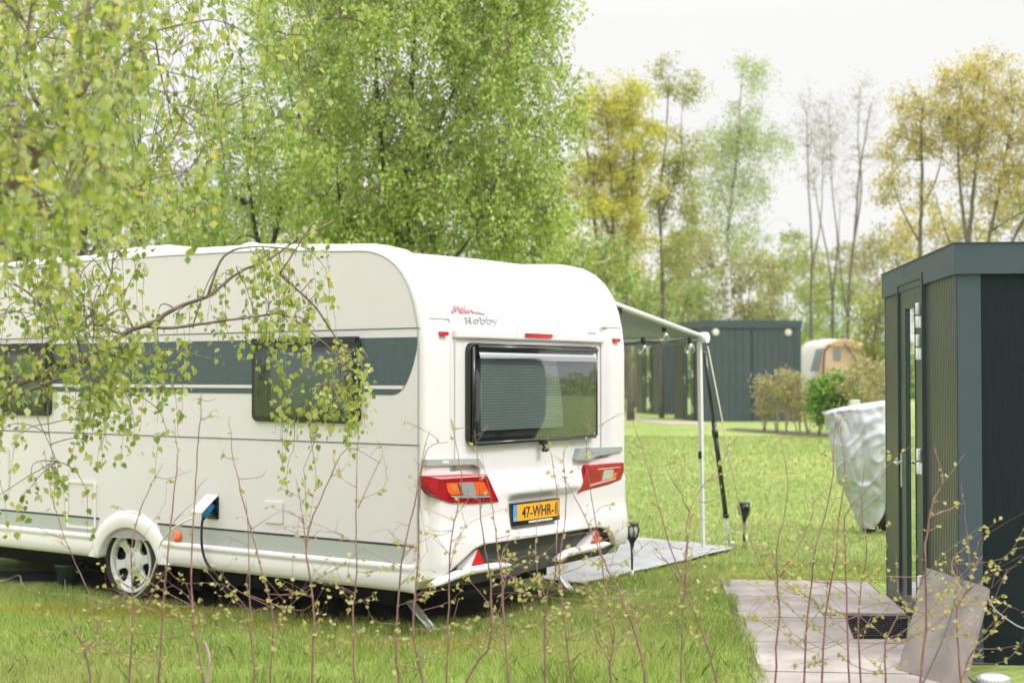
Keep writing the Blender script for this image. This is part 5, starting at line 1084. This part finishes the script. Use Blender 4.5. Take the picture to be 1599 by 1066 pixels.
for idx, (dep, chains, lb) in enumerate(sap):
    c0_ = chains[0]; p0 = at(c0_[0][0], c0_[0][1], dep)
    k = (c0_[0][0] - c0_[1][0]) / max(1, c0_[0][1] - c0_[1][1]); yb = HORIZ + EYE / dep * FPX
    bx = c0_[0][0] + k * 0.4 * (yb - c0_[0][1]); base = gnd(bx, yb, 0); base = at(bx, yb, dep); base[2] = 0.0
    SAP = empty('hedge_sapling', tuple(base), lb, 'sapling', group='young hedge saplings in the foreground')
    st_ = MB(); leafP, leafD = [], []; twm = MB()
    for ci, ch in enumerate(chains):
        P = [at(x, y, dep + 0.04 * i * (1 if ci else -0.3)) for i, (x, y) in enumerate(ch)]
        if ci == 0: P = [base] + P
        P = smooth_path(P, 4); P[1:-1] += dr.normal(0, 0.0022, P[1:-1].shape)
        R = np.linspace(0.0068 if ci == 0 else 0.0035, 0.0012, len(P)) * dr.uniform(.85, 1.15)
        st_.tube(P - base, R, 6)
        Ln = np.linalg.norm(P[-1] - P[0]); nt_ = int(Ln * (9 if ci == 0 else 6))
        for _ in range(nt_):
            u = dr.uniform(0.22, 0.62) if (ci == 0 and dr.uniform() < .55) else dr.uniform(0.22 if ci == 0 else 0.05, 0.98); q = P[int(u * (len(P) - 1))]
            if q[2] < 0.15: continue
            a = dr.uniform(0, 2 * PI); hz = q[2]; low = hz < 0.85
            l = dr.uniform(0.08, 0.34) * (1.35 if low else 0.55); up_ = dr.uniform(-0.1, 0.75)
            v = np.array([math.cos(a), math.sin(a) * 0.7, up_]); v /= np.linalg.norm(v)
            e = q + v * l; m_ = q + v * l * 0.5 + dr.normal(0, l * 0.10, 3); T = smooth_path([q, m_, e + (0, 0, l * 0.12)], 3)
            twm.tube(T - base, np.linspace(0.0019, 0.0008, len(T)), 4, caps=False)
            for _b in range(dr.integers(0, 3)):
                q2 = T[dr.integers(2, len(T))]; e2 = q2 + v * l * 0.3 + dr.normal(0, l * 0.28, 3); twm.tube(np.array([q2, (q2 + e2) / 2 + (0, 0, .006), e2]) - base, [.0012, .001, .0008], 3, caps=False)
                k_n = dr.integers(1, 5) if low else dr.integers(0, 2)
                for _c in range(k_n): leafP.append(e2 + dr.normal(0, .008, 3)); leafD.append((dr.normal(0, .5), dr.normal(0, .5), -0.3))
            for tt in T[2:]:
                if dr.uniform() < (0.85 if low else 0.16):
                    for _c in range(dr.integers(1, 4)): leafP.append(tt + dr.normal(0, .006, 3)); leafD.append((v[0], v[1], dr.uniform(-.8, .5)))
        for _ in range(int(Ln * 6)):
            q = P[int(dr.uniform(0.35, 1) * (len(P) - 1))]; leafP.append(q + dr.normal(0, .004, 3)); leafD.append((dr.normal(0, .5), dr.normal(0, .5), .5))
    if twm.n: st_.add(np.vstack(twm.v), twm.f, True)
    st_.build('stem', M['stem'], SAP)
    
    lp = np.array(leafP)
    fast_mesh('leaves', leaf_verts(lp, np.array(leafD, float), 0.025, 'kite', .35) - base, 6, M['lf_sap'], SAP)
b0 = gnd(322, 1120, 0); ST = MB().tube(smooth_path([b0, at(323, 1066, b0[1]), at(327, 1030, b0[1]), at(319, 1000, b0[1])], 4), [.009] * 12 + [.006], 6).build('dead_stick', M['stempale'], None, 'pale dead stick standing beside the tall straight sapling', 'stick')

# ================================================================== GRASS
def in_quad(P, q):
    s = np.ones(len(P), bool); n = len(q); sg = None
    for i in range(n):
        a, b = q[i], q[(i + 1) % n]; c = (b[0] - a[0]) * (P[:, 1] - a[1]) - (b[1] - a[1]) * (P[:, 0] - a[0])
        s &= (c > 0) if _or(q) else (c < 0)
    return s
def _or(q): return sum((q[i][0] * q[(i + 1) % len(q)][1] - q[(i + 1) % len(q)][0] * q[i][1]) for i in range(len(q))) > 0
path_q = [tuple(sh(a, b, 0)[:2]) for a, b in ((-1.40, -1.19), (3.40, -1.19), (3.40, 3.0), (-1.40, 3.0))]
gs_q = [tuple((c0 + S_ * a - T_ * b)[:2]) for a, b in ((0, 0), (4.2, 0), (4.2, 2.75), (0, 2.75))]
car_q = [tuple((O_ + S_ * a + T_ * b)[:2]) for a, b in ((0.35, 0.2), (6.3, 0.2), (6.3, 2.3), (0.35, 2.3))]
def blades(n, y0, y1, pw, seed):
    r = np.random.default_rng(seed); u = r.uniform(0, 1, n); y = y0 + (y1 - y0) * u ** pw; x = r.uniform(-1, 1, n) * 0.375 * y + 0
    P = np.stack([x, y], 1); k = ~in_quad(P, path_q) & ~in_quad(P, gs_q) & ~in_quad(P, car_q); return P[k]
def patch(P, f, s=0): return np.array([noise.noise((x * f, y * f, s)) for x, y in P])
def make_grass(P, h, wdt, seed, m, name, label):
    r = np.random.default_rng(seed); n = len(P); B = np.stack([P[:, 0], P[:, 1], gza(P[:, 1])], 1)
    a = r.uniform(0, 2 * PI, n); side = np.stack([np.cos(a), np.sin(a), np.zeros(n)], 1) * (wdt * r.uniform(.6, 1.3, n))[:, None]
    b_ = r.uniform(0, 2 * PI, n); lean = np.stack([np.cos(b_), np.sin(b_), np.zeros(n)], 1) * (h * r.uniform(.1, .75, n))[:, None]
    up_ = np.array([[0, 0, 1.0]]) * h[:, None]
    V5 = np.stack([B - side, B + side, B + side * .7 + up_ * .6 + lean * .35, B + up_ + lean, B - side * .7 + up_ * .6 + lean * .35], 1)
    return fast_mesh(name, V5.reshape(-1, 3), 5, m, label=label, cat='grass', kind='stuff')
M['grass'] = leaf_mat('lawn_blade', [(0.18, 0.28, 0.06), (0.28, 0.38, 0.10), (0.39, 0.46, 0.145), (0.57, 0.58, 0.28)], 0.4)
M['grasst'] = leaf_mat('tall_grass_blade', [(0.16, 0.27, 0.04), (0.30, 0.44, 0.08), (0.42, 0.54, 0.12), (0.62, 0.66, 0.28)], 0.45)
M['grassy'] = leaf_mat('yellowish_blade', [(0.27, 0.36, 0.08), (0.37, 0.46, 0.11), (0.50, 0.54, 0.17), (0.64, 0.61, 0.30)], 0.4)
M['moss'] = leaf_mat('mossy_ochre_blade', [(0.34, 0.36, 0.06), (0.46, 0.42, 0.08), (0.34, 0.42, 0.07)], 0.3)
Pn = blades(250000, 7.9, 13.2, 0.8, 1); f1 = patch(Pn[::1], 1.6)
h = np.where(Pn[:, 1] < 10.2, 0.052, 0.036) * np.random.default_rng(2).uniform(.5, 1.5, len(Pn)) * (1 + 1.0 * f1)
dcar = ((Pn - O_[:2]) @ T_[:2]); near_c = (np.abs(dcar + 0.05) < 0.4) & (((Pn - O_[:2]) @ S_[:2]) > -0.3); h = np.where(near_c, h * 1.35, h)
h = np.where((Pn[:, 1] < 9.2) & (Pn[:, 0] < 1.2), h * 1.3, h)
MC = [gnd(90, 955)[:2], gnd(330, 962)[:2], gnd(500, 978)[:2], gnd(200, 962)[:2], gnd(640, 1010)[:2]]
md_ = np.min([np.abs(Pn[:, 0] - c[0]) / .55 + np.abs(Pn[:, 1] - c[1]) / .32 for c in MC], 0); h = np.where(md_ < 1.0, h * .45, h)
f2 = patch(Pn, 0.9, 7) + np.random.default_rng(12).normal(0, .16, len(Pn)); yl = (f2 > 0.12) | ((Pn[:, 1] > 10.5) & (f2 > -0.05))
make_grass(Pn[~yl], h[~yl], np.full((~yl).sum(), .0019), 3, M['grasst'], 'tall_grass', 'longer green grass between the hedge and the caravan')
make_grass(Pn[yl], h[yl] * .85, np.full(yl.sum(), .0020), 13, M['grassy'], 'dry_grass', 'paler yellowish patches in the grass between the hedge and the caravan')
Pf = blades(150000, 13.0, 27.0, 1.25, 4); make_grass(Pf, 0.035 * np.random.default_rng(5).uniform(.5, 1.6, len(Pf)), .0028 + .0003 * (Pf[:, 1] - 13), 6, M['grass'], 'lawn_grass', 'short pale mown lawn stretching back to the far sheds')
r = np.random.default_rng(8); Pm = np.vstack([np.stack([r.normal(c[0], .35, 1800), r.normal(c[1], .16, 1800)], 1) for c in MC])
Pm = Pm[~in_quad(Pm, path_q)]; make_grass(Pm, 0.038 * r.uniform(.5, 1.5, len(Pm)), np.full(len(Pm), .004), 9, M['moss'], 'moss', 'ochre mossy patches in the grass beside the caravan wheel')
# fallen catkins and litter on the slabs
ltp = []
r = np.random.default_rng(10)
for _ in range(170): ltp.append(sh(r.uniform(-1.6, 3.2), -1.5 + 1.4 * r.uniform() ** 1.8, 0.024))
fast_mesh('fallen_leaves', leaf_verts(np.array(ltp), np.tile([[1., .2, 0]], (len(ltp), 1)), 0.03, 'kite', .25) * np.array([1, 1, 0]) + np.array([0, 0, .028]) + np.random.default_rng(1).uniform(0, .004, (len(ltp) * 6, 1)) * np.array([[0, 0, 1]]), 6, leaf_mat('dry_leaf', [(0.22, 0.10, 0.05), (0.36, 0.24, 0.10), (0.40, 0.36, 0.14)], .1), label='scattered dry leaves lying on the paving slabs', cat='fallen leaves', kind='stuff')

# ------------------------------------------------------------------ the pale spring air
hm = bpy.data.materials.new('haze'); hm.use_nodes = True; hn_ = hm.node_tree; hn_.nodes.remove(hn_.nodes['Principled BSDF'])
pvn = hn_.nodes.new('ShaderNodeVolumePrincipled'); pvn.inputs['Color'].default_value = (0.97, 0.98, 1.0, 1); pvn.inputs['Density'].default_value = 0.0006; pvn.inputs['Anisotropy'].default_value = 0.3
hn_.links.new(pvn.outputs[0], hn_.nodes['Material Output'].inputs['Volume'])
MB().box((-110, -25, -1.2), (110, 112, 16)).build('haze', hm, None, 'thin pale haze in the air over the site', 'haze', kind='stuff')
